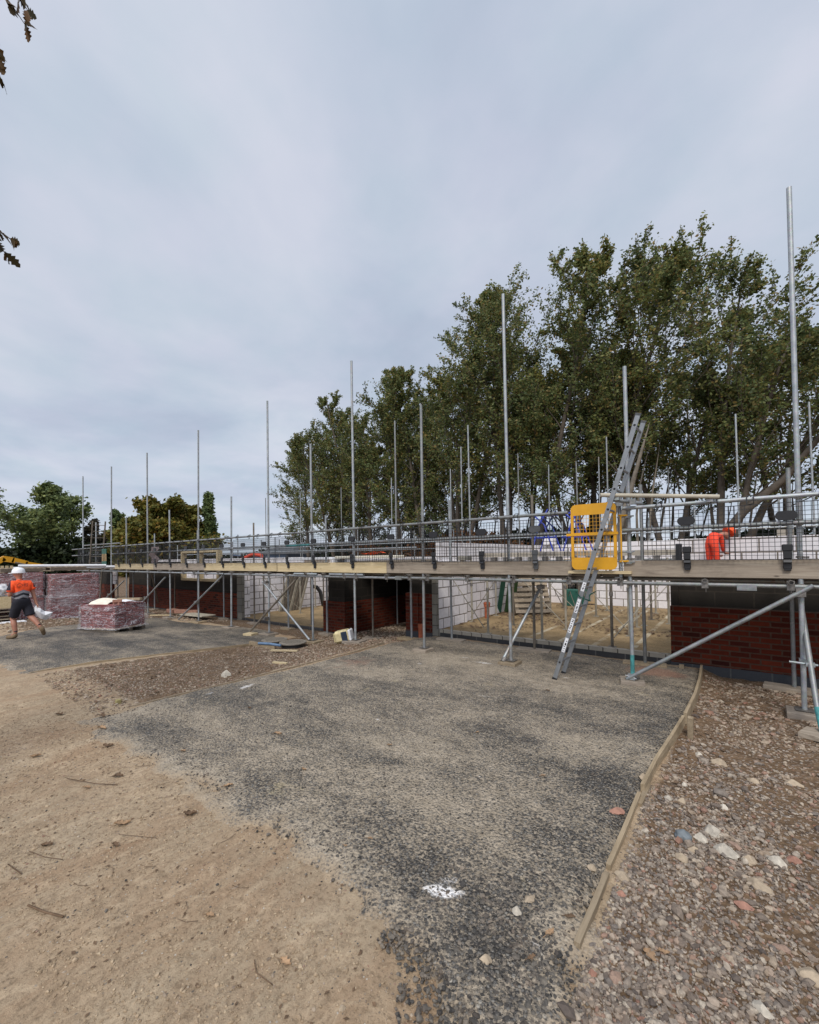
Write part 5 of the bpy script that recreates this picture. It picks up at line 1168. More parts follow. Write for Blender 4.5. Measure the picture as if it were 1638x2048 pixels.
# oak at the left, only its twig tips hang into view
t = thing('oak_tree', (-4.6, -1.3, 0), 'oak whose lobed leaf tips hang in at the top left corner', 'tree')
m = MB().path([(-4.6, -1.3, -.2), (-4.55, -1.25, 2.5), (-4.6, -1.1, 5), (-4.8, -1.2, 8)], [.24, .2, .17, .1], 10)
m.path([(-4.6, -1.15, 4.4), (-4.3, -.6, 5.3), (-3.95, .0, 5.75), (-3.6, .35, 5.6)], [.09, .06, .03, .012], 6)
m.path([(-4.58, -1.2, 3.2), (-4.2, -.5, 3.9), (-3.85, .1, 4.0), (-3.6, .4, 3.85)], [.06, .04, .02, .006], 6)
tw = [[(-3.62, .33, 5.6), (-3.55, .46, 5.3), (-3.44, .55, 5.12), (-3.38, .6, 5.0)], [(-3.62, .33, 5.6), (-3.52, .5, 5.35), (-3.42, .57, 5.2), (-3.36, .61, 5.08)], [(-3.75, .2, 5.6), (-3.6, .4, 5.1), (-3.52, .49, 4.8)], [(-3.62, .4, 3.85), (-3.53, .5, 3.74), (-3.47, .55, 3.68)], [(-3.62, .4, 3.85), (-3.55, .5, 3.68), (-3.5, .53, 3.6)], [(-3.65, .35, 5.2), (-3.58, .46, 4.95), (-3.54, .5, 4.72)]]
for p in tw: m.path(p, [.006, .004, .003, .002][:len(p)], 4)
m.build('trunk', M['bark'], t)
def oak_leaf(mb, c, d, nrm, L):
    d = Vector(d).normalized(); nrm = Vector(nrm); nrm = (nrm-d*nrm.dot(d)).normalized(); sd_ = d.cross(nrm)
    prof = [(0, .02), (.15, .12), (.25, .26), (.33, .14), (.45, .34), (.55, .18), (.68, .33), (.78, .16), (.88, .18), (1, .01)]
    c = Vector(c); vs = []
    for f, w_ in prof:
        bend = nrm*(-.25*f*f)*L
        vs += [c+d*L*f+bend+sd_*w_*L+nrm*.12*w_*L, c+d*L*f+bend, c+d*L*f+bend-sd_*w_*L+nrm*.12*w_*L]
    fs = []
    for i in range(len(prof)-1): o = i*3; fs += [(o, o+1, o+4, o+3), (o+1, o+2, o+5, o+4)]
    mb.add(vs, fs, True)
m = MB(); ro = random.Random(4)
for p in tw:
    for q in p[1:]:
        for k in range(3): oak_leaf(m, q, (ro.uniform(-.3, .9), ro.uniform(-.2, .9), ro.uniform(-1.3, -.1)), (ro.uniform(-1, 1), ro.uniform(-1, 1), 1), ro.uniform(.07, .12))
for k in range(900):
    q = (ro.gauss(-4.9, .9), ro.gauss(-.9, .55), ro.gauss(6.4, .7))
    if q[1] < -q[0]*.02+.0 and q[1] < .05: oak_leaf(m, q, (ro.uniform(-1, 1), ro.uniform(-1, 1), ro.uniform(-1, .2)), (ro.uniform(-1, 1), ro.uniform(-1, 1), 1), ro.uniform(.09, .14))
m.build('crown', M['leaf_oak'], t)
print('leaves', tot)

# ================================================================== PEOPLE
def skin(name, J, E, mat, parent, sub=2, flat=None):
    """J: {key: (x,y,z,rx[,ry])} in world space, first key is the root"""
    off = Vector(parent['_w']) if parent is not None else Vector((0, 0, 0)); keys = list(J)
    me = bpy.data.meshes.new(name); me.from_pydata([tuple(Vector(J[k][:3])-off) for k in keys], [(keys.index(a), keys.index(b)) for a, b in E], [])
    o = bpy.data.objects.new(name, me); C.objects.link(o)
    if parent is not None: o.parent = parent
    o['_w'] = tuple(off)
    md = o.modifiers.new('skin', 'SKIN'); md.use_smooth_shade = True
    sv = me.skin_vertices[0].data if len(me.skin_vertices) else None
    if sv is None:
        bm = bmesh.new(); bm.from_mesh(me); bm.verts.layers.skin.verify(); bm.to_mesh(me); bm.free(); sv = me.skin_vertices[0].data
    for i, k in enumerate(keys):
        r_ = J[k][3:]; sv[i].radius = (r_[0], r_[1] if len(r_) > 1 else r_[0]); sv[i].use_root = (i == 0)
    ss = o.modifiers.new('sub', 'SUBSURF'); ss.levels = sub; ss.render_levels = sub
    me.materials.append(mat); return o
def hand(J, E, wrist, d, side, pre, s=1.0, curl=.5, thumb=1):
    """palm and five fingers continuing from the wrist joint"""
    d = Vector(d).normalized(); side = Vector(side); side = (side-d*side.dot(d)).normalized(); nrm = d.cross(side)
    w_ = Vector(J[wrist][:3]); pc = w_+d*.05*s; J[pre+'palm'] = (*pc, .022*s, .014*s); E.append((wrist, pre+'palm'))
    for i, (o_, L) in enumerate(((-.027, .066), (-.009, .076), (.009, .072), (.026, .058))):
        b0 = pc+side*o_*s+d*.025*s; b1 = b0+(d*(1-curl*.3)+nrm*curl*.5)*L*.5*s; b2 = b1+(d*(1-curl)+nrm*curl)*L*.5*s
        for q, (bb, rr_) in enumerate(((b0, .0095), (b1, .0085), (b2, .0075))): J[f'{pre}f{i}{q}'] = (*bb, rr_*s)
        E += [(pre+'palm', f'{pre}f{i}0'), (f'{pre}f{i}0', f'{pre}f{i}1'), (f'{pre}f{i}1', f'{pre}f{i}2')]
    t0_ = w_+d*.025*s-side*.026*s*thumb; t1 = t0_+(d*.6-side*.8*thumb+nrm*.3)*.035*s; t2 = t1+(d*.9+nrm*.3)*.03*s
    for q, (bb, rr_) in enumerate(((t0_, .011), (t1, .010), (t2, .0085))): J[f'{pre}t{q}'] = (*bb, rr_*s)
    E += [(wrist, pre+'t0'), (pre+'t0', pre+'t1'), (pre+'t1', pre+'t2')]
az = R(-79.6); U_ = Vector((math.cos(az), -math.sin(az), 0)); V_ = Vector((math.sin(az), math.cos(az), 0))
U_ = Vector((.1805, .9836, 0)); V_ = Vector((-.9836, .1805, 0))
P0 = Vector((-12.74, 2.20, GH(-12.7, 2.3)+.02))
def wp(a, b, z): return P0+U_*a+V_*b+Vector((0, 0, z))
man = thing('person', P0, 'man in white helmet, orange and navy shirt and dark shorts striding left, seen from behind', 'person'); 
def jt(a, b, z, *r): return (*wp(a, b, z), *r)
J = {'pel': jt(.03, 0, .80, .09, .08), 'waist': jt(.02, 0, .95, .085, .07), 'chest': jt(.01, .01, 1.13, .11, .085), 'neck0': jt(-.01, .02, 1.27, .06), 'neck': jt(-.02, .03, 1.335, .048), 'head': jt(-.03, .05, 1.42, .080, .088), 'crown': jt(-.025, .05, 1.49, .072, .08),
     'jaw': jt(-.075, .08, 1.375, .040), 'nose': jt(-.128, .115, 1.42, .012), 'ear': jt(.01, -.025, 1.415, .016),
     'ls': jt(-.13, -.07, 1.235, .052), 'le': jt(-.165, -.09, .965, .040), 'lw': jt(-.19, .14, .99, .027),
     'rs': jt(.165, .09, 1.225, .052), 're': jt(.225, .07, .965, .041), 'rw': jt(.275, .04, .76, .027),
     'lh': jt(-.055, -.04, .76, .085), 'lk': jt(-.115, .10, .45, .060), 'lc': jt(-.098, .03, .32, .058), 'la': jt(-.07, .0, .115, .038), 'lt': jt(-.17, .08, .04, .03),
     'rh': jt(.105, .05, .76, .085), 'rk': jt(.175, -.02, .46, .060), 'rc': jt(.25, -.10, .38, .058), 'ra': jt(.335, -.20, .235, .038), 'rt': jt(.39, -.16, .09, .03)}
E_ = [('pel', 'waist'), ('waist', 'chest'), ('chest', 'neck0'), ('neck0', 'neck'), ('neck', 'head'), ('head', 'crown'), ('head', 'jaw'), ('head', 'nose'), ('head', 'ear'), ('chest', 'ls'), ('ls', 'le'), ('le', 'lw'), ('chest', 'rs'), ('rs', 're'), ('re', 'rw'),
      ('pel', 'lh'), ('lh', 'lk'), ('lk', 'lc'), ('lc', 'la'), ('la', 'lt'), ('pel', 'rh'), ('rh', 'rk'), ('rk', 'rc'), ('rc', 'ra'), ('ra', 'rt')]
hand(J, E_, 'rw', U_*.25+Vector((0, 0, -1)), V_, 'r', 1.05, .8); hand(J, E_, 'lw', V_+Vector((0, 0, .1)), U_, 'l', 1.05, .7)
skin('body', J, E_, M['skin'], man)
def mat_shirt():
    m = MT('hi_vis_shirt'); s = m.sepxyz(m.obj())
    a = m.math('ADD', m.math('MULTIPLY', s[0], U_.x), m.math('MULTIPLY', s[1], U_.y))
    zz = m.math('ADD', s[2], m.math('MULTIPLY', m.math('ABSOLUTE', m.math('SUBTRACT', a, .055)), .42))
    c = m.ramp(m.math('SUBTRACT', zz, .5), [(0, (.010, .010, .020)), (.415, (.26, .26, .29)), (.472, (.010, .010, .020)), (.520, (.26, .26, .29)), (.580, (1.0, .10, .018))], 'CONSTANT')
    # navy shoulder panel and collar
    nv = m.math('MAXIMUM', m.math('MULTIPLY', m.math('LESS_THAN', a, -.150), m.math('GREATER_THAN', s[2], 1.08)), m.math('GREATER_THAN', s[2], 1.318))
    nv = m.math('MAXIMUM', nv, m.math('MULTIPLY', m.math('GREATER_THAN', a, .222), m.math('GREATER_THAN', s[2], 1.13)))
    c = m.mix(nv, c, (.012, .010, .022)); m.col(c); m.rough(.8); m.bump(m.noise(13, 5, .6), .8, .03); return m.m
Js = {'c': jt(.01, .005, 1.12, .150, .118), 'w': jt(.015, -.005, .98, .135, .115), 'h': jt(.028, 0, .79, .152, .140), 'n': jt(-.01, .02, 1.275, .070), 'n2': jt(-.02, .028, 1.32, .056),
      'ls': jt(-.125, -.07, 1.235, .072), 'l1': jt(-.155, -.085, 1.10, .072), 'l2': jt(-.172, -.09, 1.03, .074), 'rs': jt(.155, .085, 1.225, .072), 'r1': jt(.205, .08, 1.10, .070), 'r2': jt(.222, .075, 1.06, .072)}
skin('shirt', Js, [('c', 'w'), ('w', 'h'), ('c', 'n'), ('n', 'n2'), ('c', 'ls'), ('ls', 'l1'), ('l1', 'l2'), ('c', 'rs'), ('rs', 'r1'), ('r1', 'r2')], mat_shirt(), man)
Jt = {'p': jt(.03, 0, .81, .135, .118), 'w': jt(.02, 0, .935, .130, .118), 'lh': jt(-.055, -.04, .72, .105), 'lk': jt(-.10, .06, .50, .095), 'lk2': jt(-.105, .07, .475, .096), 'rh': jt(.11, .045, .72, .105), 'rk': jt(.165, -.01, .51, .094), 'rk2': jt(.17, -.015, .485, .095)}
skin('shorts', Jt, [('p', 'w'), ('p', 'lh'), ('lh', 'lk'), ('lk', 'lk2'), ('p', 'rh'), ('rh', 'rk'), ('rk', 'rk2')], M['navy'], man)
for pre, an, to, sh in (('l', (-.07, 0, .10), (-.225, .13, .035), (-.08, -.01, .05)), ('r', (.335, -.20, .225), (.41, -.13, .045), (.375, -.235, .175))):
    skin('boot', {'a': jt(an[0], an[1], an[2]+.02, .052), 'h': jt(*sh, .050), 'm': jt((sh[0]+to[0])/2, (sh[1]+to[1])/2, (sh[2]+to[2])/2, .048, .042), 't': jt(*to, .044, .034)}, [('a', 'h'), ('h', 'm'), ('m', 't')], M['boot'], man)
    d_ = {'l': (-.074, .0, .185), 'r': (.315, -.175, .285)}[pre]
    skin('sock', {'a': jt(an[0], an[1], an[2]+.04, .047), 'b': jt(*d_, .047)}, [('a', 'b')], M['navy'], man)
hc = wp(-.028, .05, 1.46)
hm = MB().lathe([(.118, -.004), (.121, .004), (.116, .02), (.112, .05), (.098, .085), (.07, .112), (.03, .124), (.002, .126)], hc, 28); ho = hm.build('helmet', M['helmet'], man)
for p in ho.data.polygons: p.use_smooth = True
bd = (-U_*.75+V_*.65).normalized(); MB().obox(hc+bd*.12+Vector((0, 0, -.004)), bd, bd.cross(Vector((0, 0, 1))), Vector((0, 0, 1)), .042, .07, .006).build('helmet_peak', M['helmet'], man)
# chest print on the back of the shirt: house outline and letter block
lg = MB(); yb = -.132
def bp(a, z, b=None):
    bb = -(.123+.0) + .35*(a-.02)**2*4 - .0
    return wp(a, bb-.02, z)
def stroke(pts, r_=.0042):
    for p, q in zip(pts, pts[1:]): lg.tube(bp(*p), bp(*q), r_, 5)
stroke([(-.045, 1.165), (-.05, 1.195), (-.005, 1.232), (.042, 1.200), (.045, 1.168)]); stroke([(.065, 1.215), (.068, 1.168), (.125, 1.168), (.13, 1.22), (.065, 1.215)]); stroke([(.08, 1.205), (.085, 1.18), (.10, 1.205), (.118, 1.182)]); stroke([(-.055, 1.15), (.14, 1.148)], .003)
lg.build('back_print', M['navy'], man)
# white crumpled sack of paper in his right hand
bagv = [(.22, .03, .655), (.265, .02, .715), (.30, .06, .705), (.345, .0, .625), (.41, .05, .56), (.555, .02, .525), (.50, .0, .43), (.44, .03, .355), (.36, -.01, .385), (.25, .02, .47), (.215, .0, .56)]
ctr = [(.33, -.07, .54), (.42, -.05, .475), (.27, -.05, .60)]
for nm_, sg in (('paper_sack', 1),):
    vs = [wp(a+.01, b, z) for a, b, z in bagv]+[wp(a+.01, b, z) for a, b, z in ctr]+[wp(a+.01, b+.13, z-.01) for a, b, z in ctr]
    n_ = len(bagv); fs = []
    near = {0: 13, 1: 13, 2: 13, 3: 11, 4: 12, 5: 12, 6: 12, 7: 12, 8: 11, 9: 11, 10: 13}
    for i in range(n_):
        j = (i+1) % n_; fs.append((i, j, near[i])); fs.append((j, i, near[i]+3))
        if near[i] != near[j]: fs.append((j, near[j], near[i])); fs.append((j, near[i]+3, near[j]+3))
    fs += [(11, 13, 12)] if False else []
    tag(MB().add(vs, fs).build('paper_sack', M['white']), 'crumpled white paper sack held low in the walking man\'s right hand', 'sack')

# orange worker bending over the block wall
Q = Vector((-.30, 8.45, 1.13)); QS = .50
def qp(x, y, z, *r): c_, s_ = math.cos(.75), math.sin(.75); return (Q.x+(x*c_-y*s_)*.7, Q.y+(x*s_+y*c_)*.7, Q.z+z*.9, *[q*QS for q in r])
wk = thing('person', Q, 'worker in orange overalls bending over the white block wall, seen through the mesh guard', 'person')
Jw = {'pel': qp(-.06, 0, .86, .12, .12), 'waist': qp(.02, .05, .93, .11), 'chest': qp(.17, .16, .93, .13, .11), 'neck': qp(.30, .19, .95, .07), 'head': qp(.46, .17, .96, .12, .13), 'jaw': qp(.50, .18, .89, .07), 'nose': qp(.54, .18, .90, .02),
      'ls': qp(.19, .32, .88, .055), 'le': qp(.26, .38, .66, .045), 'lw': qp(.35, .34, .58, .03), 'rs': qp(.23, .06, .90, .055), 're': qp(.32, .12, .70, .045), 'rw': qp(.42, .2, .62, .03),
      'lh': qp(-.07, .10, .82, .09), 'lk': qp(-.02, .12, .45, .065), 'la': qp(-.06, .12, .08, .042), 'lt': qp(.08, .12, .03, .035), 'rh': qp(-.07, -.08, .82, .09), 'rk': qp(.0, -.08, .45, .065), 'ra': qp(-.06, -.08, .08, .042), 'rt': qp(.08, -.08, .03, .035)}
Ew = [('pel', 'waist'), ('waist', 'chest'), ('chest', 'neck'), ('neck', 'head'), ('head', 'jaw'), ('jaw', 'nose'), ('chest', 'ls'), ('ls', 'le'), ('le', 'lw'), ('chest', 'rs'), ('rs', 're'), ('re', 'rw'), ('pel', 'lh'), ('lh', 'lk'), ('lk', 'la'), ('la', 'lt'), ('pel', 'rh'), ('rh', 'rk'), ('rk', 'ra'), ('ra', 'rt')]
hand(Jw, Ew, 'lw', (.4, .9, -.3), (-.9, .4, 0), 'l'); hand(Jw, Ew, 'rw', (.4, .9, -.3), (-.9, .4, 0), 'r')
skin('body', Jw, Ew, M['skin'], wk)
Jo = {'p': qp(-.07, 0, .87, .15, .15), 'w': qp(.02, .05, .95, .135), 'c': qp(.16, .15, .95, .15, .13), 'ls': qp(.19, .30, .90, .078), 'le': qp(.25, .36, .68, .066), 'lw': qp(.32, .34, .60, .05), 'rs': qp(.23, .07, .92, .078), 're': qp(.31, .12, .72, .066), 'rw': qp(.38, .18, .64, .05), 'lh': qp(-.07, .09, .80, .115), 'lk': qp(-.03, .11, .45, .09), 'la': qp(-.06, .12, .12, .075), 'rh': qp(-.07, -.08, .80, .115), 'rk': qp(-.01, -.08, .45, .09), 'ra': qp(-.06, -.08, .12, .075)}
skin('overalls', Jo, [('p', 'w'), ('w', 'c'), ('c', 'ls'), ('ls', 'le'), ('le', 'lw'), ('c', 'rs'), ('rs', 're'), ('re', 'rw'), ('p', 'lh'), ('lh', 'lk'), ('lk', 'la'), ('p', 'rh'), ('rh', 'rk'), ('rk', 'ra')], simple('orange_overalls', (.85, .06, .02), .75, 0, .2, 14, .6, 9), wk)
hh = Vector(qp(.50, .16, 1.0)[:3]); hm = MB().lathe([(.118, -.004), (.12, .004), (.112, .05), (.08, .10), (.03, .122), (.002, .124)], (0, 0, 0), 24)
Rr = Matrix.Rotation(.75, 3, 'Z') @ Matrix.Rotation(R(50), 3, 'Y') @ Matrix.Scale(.8, 3); hm.v = [tuple(Rr @ Vector(p)+hh) for p in hm.v]; hm.build('helmet', M['orange'], wk)
tag(MB().box((-.8, 8.2, .97), (1.0, 8.9, 1.012)).build('inner_deck', M['deck']), 'short inner deck of boards that the orange worker stands on', 'deck')

# ================================================================== STONES, CHIPS AND LEAVES
def ico(sub):
    bm = bmesh.new(); bmesh.ops.create_icosphere(bm, subdivisions=sub, radius=1); V = np.array([v.co[:] for v in bm.verts]); F = np.array([[v.index for v in f.verts] for f in bm.faces]); bm.free(); return V, F
IV, IF = ico(1); IV2, IF2 = ico(2)
def stones(name, x, y, size, mat, lab, cat, sink=.3, flat=(.45, .8), zf=None, hi=False):
    n = len(x); BV, BF = (IV2, IF2) if hi else (IV, IF); k = len(BV)
    sc_ = np.stack([rng.uniform(.75, 1.35, n), rng.uniform(.6, 1.0, n), rng.uniform(*flat, n)], 1)*size[:, None]*.5
    V = BV[None]*(1+rng.uniform(-.30, .22, (n, k, 1)))*sc_[:, None, :]
    a = rng.uniform(0, 2*np.pi, n); t_ = rng.uniform(-.45, .45, n); ca, sa, ct, st_ = np.cos(a), np.sin(a), np.cos(t_), np.sin(t_)
    X_, Y_, Z_ = V[..., 0], V[..., 1], V[..., 2]
    Y2 = Y_*ct[:, None]-Z_*st_[:, None]; Z2 = Y_*st_[:, None]+Z_*ct[:, None]
    X3 = X_*ca[:, None]-Y2*sa[:, None]; Y3 = X_*sa[:, None]+Y2*ca[:, None]
    z0 = (gh(x, y) if zf is None else zf)+sc_[:, 2]*(1-2*sink)
    W_ = np.stack([X3+x[:, None], Y3+y[:, None], Z2+z0[:, None]], 2).reshape(-1, 3)
    F = (BF[None]+np.arange(n)[:, None, None]*k).reshape(-1, 3)
    return tag(npmesh(name, W_, F, M[mat]), lab, cat, kind='stuff')
# gravel right of the drive: dense near the camera, thinner by the wall
def region(n, x0, x1, y0, y1, fn):
    xs_, ys_ = [], []; c_ = 0
    while c_ < n:
        x = rng.uniform(x0, x1, 4*n); y = rng.uniform(y0, y1, 4*n); k = rng.uniform(0, 1, 4*n) < fn(x, y); xs_.append(x[k]); ys_.append(y[k]); c_ += k.sum()
    return np.concatenate(xs_)[:n], np.concatenate(ys_)[:n]
edge_x = lambda y: -.575+.14*sst(3.4, 5.0, y)
right = lambda x, y: (x > edge_x(y)+.03)*np.clip(fbm(x, y, 1.6, 4, 61)*1.9-.35, .06, 1)*np.clip(1.25-.17*(y-1), .2, 1)*np.where((x > -.2)&(y > 4.2), .45, 1)*(1-.8*sst(-.1, .35, x)*sst(2.6, 3.3, y))*(1-.55*sst(.2, .7, x)*sst(2.2, 2.9, y))
x, y = region(62000, -.6, 2.2, .75, 4.2, lambda x, y: right(x, y)*np.clip(1.5-.42*(y-1), .12, 1)); stones('gravel', x, y, rng.gamma(2.6, .0036, len(x))+.005, 'gravel', 'mixed gravel of small grey and pink stones right of the timber edging', 'gravel')
x, y = region(9000, -.6, 2.4, 1.5, 7.3, lambda x, y: (x > edge_x(y)+.03)*np.clip(fbm(x, y, 2.6, 4, 63)*2-.6, .05, 1)); stones('gravel', x, y, rng.gamma(3, .0045, len(x))+.008, 'rubble', 'brown clods and small stones on the soil right of the timber edging', 'gravel')
x, y = region(2600, -.6, 2.5, .8, 6.3, right); stones('gravel', x, y, rng.gamma(5, .0046, len(x))+.012, 'gravel', 'larger mixed stones strewn over the ground right of the timber edging', 'gravel')
# chips along the ragged front of the drive
def front(x, y):
    d = sdist(x, y, DRIVE); return np.exp(-((d-.17)/.13)**2)*np.clip(fbm(x, y, 2.2, 4, 71)*2.2-.6, .02, 1)*(1-.85*sst(-1.3, -2.8, x))*(y < 2.6)
x, y = region(6000, -5.5, -.40, .85, 2.4, front); z = gh(x, y)+.004+.012*sst(0, .10, sdist(x, y, DRIVE)); stones('asphalt_chips', x, y, rng.gamma(3, .0022, len(x))+.004, 'chip', 'loose black asphalt chips along the ragged front of the near drive', 'chips', zf=z)
x, y = region(5200, -1.3, -.42, .8, 2.3, lambda x, y: (x < edge_x(y)-.03)*(sdist(x, y, DRIVE) > -.12)*np.clip(fbm(x, y, 3, 3, 75)*2-.5, .08, 1)*np.clip(1.6-.8*(y-1.2), .1, 1)); stones('asphalt_chips', x, y, rng.gamma(3.2, .0028, len(x))+.005, 'chip', 'heap of loose dark chips at the near corner of the drive', 'chips', zf=gh(x, y)+.014)
x, y = region(7000, -5.6, -.5, 1.6, 6.5, lambda x, y: (sdist(x, y, DRIVE) > .03)*np.clip(1.1-.25*(y-1.5), .15, 1)); stones('asphalt_chips', x, y, rng.gamma(3, .0024, len(x))+.004, 'chip', 'fine grit lying on the surface of the near drive', 'chips', zf=gh(x, y)+.02, sink=.42)
# pebbles on the dirt road
x, y = region(2600, -6, -.8, .5, 1.7, lambda x, y: (sdist(x, y, DRIVE) < .0)*np.clip(fbm(x, y, 1.5, 3, 81)*2-.75+.45*sst(-2.4, -1.2, x), .05, 1)); stones('pebbles', x, y, rng.gamma(2.5, .0022, len(x))+.003, 'rubble', 'sparse small pebbles pressed into the tan dirt road', 'pebbles', sink=.4)
x, y = region(130, -5, -.8, .6, 1.6, lambda x, y: (sdist(x, y, DRIVE) < .0)*1.); stones('pebbles', x, y, rng.gamma(3, .0018, len(x))+.004, 'chip', 'sparse dark pebbles lying on the tan dirt road', 'pebbles', sink=.3)
M['clod'] = mat_stones('soil_clods', [(.26, .18, .11), (.34, .25, .155), (.43, .32, .21), (.50, .39, .26)])
x, y = region(14000, -7, -.6, .45, 1.75, lambda x, y: (sdist(x, y, DRIVE) < .08)*np.clip(fbm(x, y, 1.8, 4, 83)*2.4-.75, .04, 1)); stones('soil_clods', x, y, rng.gamma(2, .0026, len(x))+.003, 'clod', 'small crumbs and clods of soil over the tan dirt road', 'soil', sink=.35)
# rubble strip between the drives
x, y = region(10500, -8.4, -5.5, 1.6, 7.3, lambda x, y: (sdist(x, y, DRIVE) < -.01)*(sdist(x, y, DRIVE2) < -.05)*(x > -8.6+.1*y)*np.clip(fbm(x, y, 1.4, 4, 91)*2-.5, .1, 1)); stones('rubble', x, y, rng.gamma(2.4, .0060, len(x))+.006, 'rubble', 'tan rubble and clods filling the strip between the two drives', 'rubble')
x, y = region(3000, -22, -12.8, 2.2, 7.3, lambda x, y: (sdist(x, y, DRIVE2) < -.05)*1.); stones('rubble', x, y, rng.gamma(3.5, .009, len(x))+.015, 'rubble', 'scattered rubble around the brick packs and below the left wall', 'rubble')
x, y = region(1500, -8.2, -5.9, 6.6, 9.5, lambda x, y: 1.+0*x); stones('rubble', x, y, rng.gamma(3.5, .008, len(x))+.015, 'rubble', 'broken rubble on the ground inside the dark passage', 'rubble')
x, y = region(900, -.4, 2.5, 5.0, 7.4, lambda x, y: 1.+0*x); stones('rubble', x, y, rng.gamma(3.5, .010, len(x))+.015, 'rubble', 'flat clods and stones at the foot of the right brick wall', 'rubble', flat=(.25, .5))

# single stones that stand out
def stone(x, y, s, mat, lab, fl=.6, seed=0, el=1.3, rot=0., up=.5):
    bm = bmesh.new(); bmesh.ops.create_icosphere(bm, subdivisions=3, radius=1); Rz = Matrix.Rotation(rot, 3, 'Z'); g_ = GH(x, y)
    if sdist(np.array([x]), np.array([y]), DRIVE)[0] > 0: g_ += .018
    for v in bm.verts:
        q = v.co.normalized(); d = 1+.34*mnoise.noise(q*1.7+Vector((seed, 0, 0)))+.16*mnoise.noise(q*5+Vector((0, seed, 0)))
        if mat != 'stone_blue':
            for pn in ((.8, .3, .5), (-.5, .6, .6), (.1, -.9, .45), (-.7, -.5, .3)):
                pv = (Matrix.Rotation(seed*1.3, 3, 'Z') @ Vector(pn)).normalized(); t_ = q.dot(pv)*d
                if t_ > .62: d *= .62/t_
        v.co = Rz @ Vector((q.x*d*el, q.y*d, q.z*d*fl))*s/2+Vector((x, y, g_+s/2*fl*up))
    mb = MB().add([v.co.copy() for v in bm.verts], [[v.index for v in f.verts] for f in bm.faces], mat == 'stone_blue'); bm.free()
    tag(mb.build('stone' if mat != 'brick_bit' else 'brick_fragment', M[mat]), lab, 'stone' if mat != 'brick_bit' else 'brick fragment')
ST = [(-.30, 2.99, .095, 'stone_blue', 'smooth oval blue grey cobble in the gravel beside the white stones', .65, 1.35, -.6), (-.165, 3.16, .11, 'stone_white', 'largest rough white flint right of the blue grey cobble', .6, 1.4, -.5), (-.215, 3.05, .085, 'stone_white', 'white flint just right of the blue grey cobble, in front of the largest', .55, 1.4, -.7),
 (-.115, 3.52, .06, 'stone_white', 'lone bright white stone behind the row of flints', .7, 1.2, 0), (-.29, 2.80, .075, 'stone_tan', 'tan stone just in front of the blue grey cobble', .6, 1.3, -.4), (-.24, 2.92, .07, 'stone_tan', 'tan stone tucked right of the cobble', .5, 1.3, .4), (-.095, 2.98, .13, 'stone_white', 'long pale flint in the middle of the row of white stones', .45, 1.6, -.6),
 (.01, 2.98, .08, 'stone_tan', 'grey tan stone right of the long pale flint', .6, 1.2, .3), (.13, 3.05, .10, 'stone_white', 'pale flint at the right end of the row of white stones', .5, 1.4, -.3), (.20, 3.12, .075, 'brick_bit', 'rounded red brick fragment at the right end of the row of stones', .5, 1.3, .2), (.04, 2.80, .11, 'stone_tan', 'long tan stone below the row of white stones', .4, 1.7, -.6),
 (-.02, 2.60, .075, 'brick_bit', 'red brick shard lying flat below the row of stones', .35, 1.6, -.2), (-.34, 3.42, .065, 'stone_tan', 'grey stone behind the splintered edging strip, right of two', .6, 1.3, 0), (-.42, 3.40, .06, 'stone_white', 'pale stone close behind the splintered edging strip', .6, 1.2, 0), (-.35, 3.68, .055, 'stone_white', 'small white stone behind the edging joint', .6, 1.1, 0),
 (-.60, 3.60, .075, 'stone_tan', 'buff stone resting against the drive side of the edging board', .7, 1.2, 0), (-.30, 4.32, .07, 'stone_white', 'pale stone beside the stake, near the dark clump', .6, 1.2, .3), (-.16, 4.26, .12, 'stone_tan', 'broken tan lump in the brown soil left of centre', .5, 1.4, .2), (.05, 4.05, .09, 'stone_tan', 'flat tan stone in the brown soil', .35, 1.5, -.2), (.28, 4.2, .11, 'stone_tan', 'dull tan lump farther right in the brown soil', .4, 1.5, -.2),
 (-.665, 3.03, .10, 'brick_bit', 'peach brick fragment on the near drive beside the chipped edging', .3, 1.7, 1.0), (-.66, 2.41, .055, 'stone_tan', 'beige stone on the near drive left of the lower edging gap', .5, 1.3, .1), (-.865, 1.90, .062, 'stone_white', 'large cream angular stone on the near drive, by the white powder', .8, 1.1, .2), (-.845, 2.01, .06, 'stone_tan', 'wood coloured chunk behind the cream angular stone', .35, 1.9, 1.1),
 (-.50, 2.33, .05, 'brick_bit', 'two tone red brick bit just outside the lower edging board', .6, 1.2, 0), (-.52, 2.45, .08, 'stone_tan', 'big rough pinkish stone at the gap between edging boards', .5, 1.4, -.5), (-5.97, 3.29, .16, 'stone_white', 'pale block like stone on the strip beside the near drive edging', .7, 1.3, .4), (-.51, 1.83, .04, 'brick_bit', 'round peach pebble below the end of the edging board', .7, 1.1, 0), (-.87, 1.60, .055, 'stone_tan', 'tan stone at the bottom of the loose dark chips', .5, 1.2, .4),
 (.20, 2.35, .10, 'stone_tan', 'grey slab stone at the lower right of the gravel', .3, 1.4, -.4), (.03, 2.05, .065, 'stone_white', 'pale pointed stone low in the gravel', .5, 1.6, -.8), (-.12, 1.75, .07, 'stone_tan', 'pale oval stone near the bottom edge of the gravel', .5, 1.5, -.9), (.33, 2.55, .08, 'brick_bit', 'orange brick fragment at the right edge of the gravel', .4, 1.4, -.7), (-1.74, 1.35, .03, 'stone_tan', 'small round grey tan pebble alone on the dirt', .7, 1.1, 0), (-1.22, 1.12, .028, 'stone_tan', 'grey pebble low on the dirt near the bottom edge', .7, 1.1, 0)]
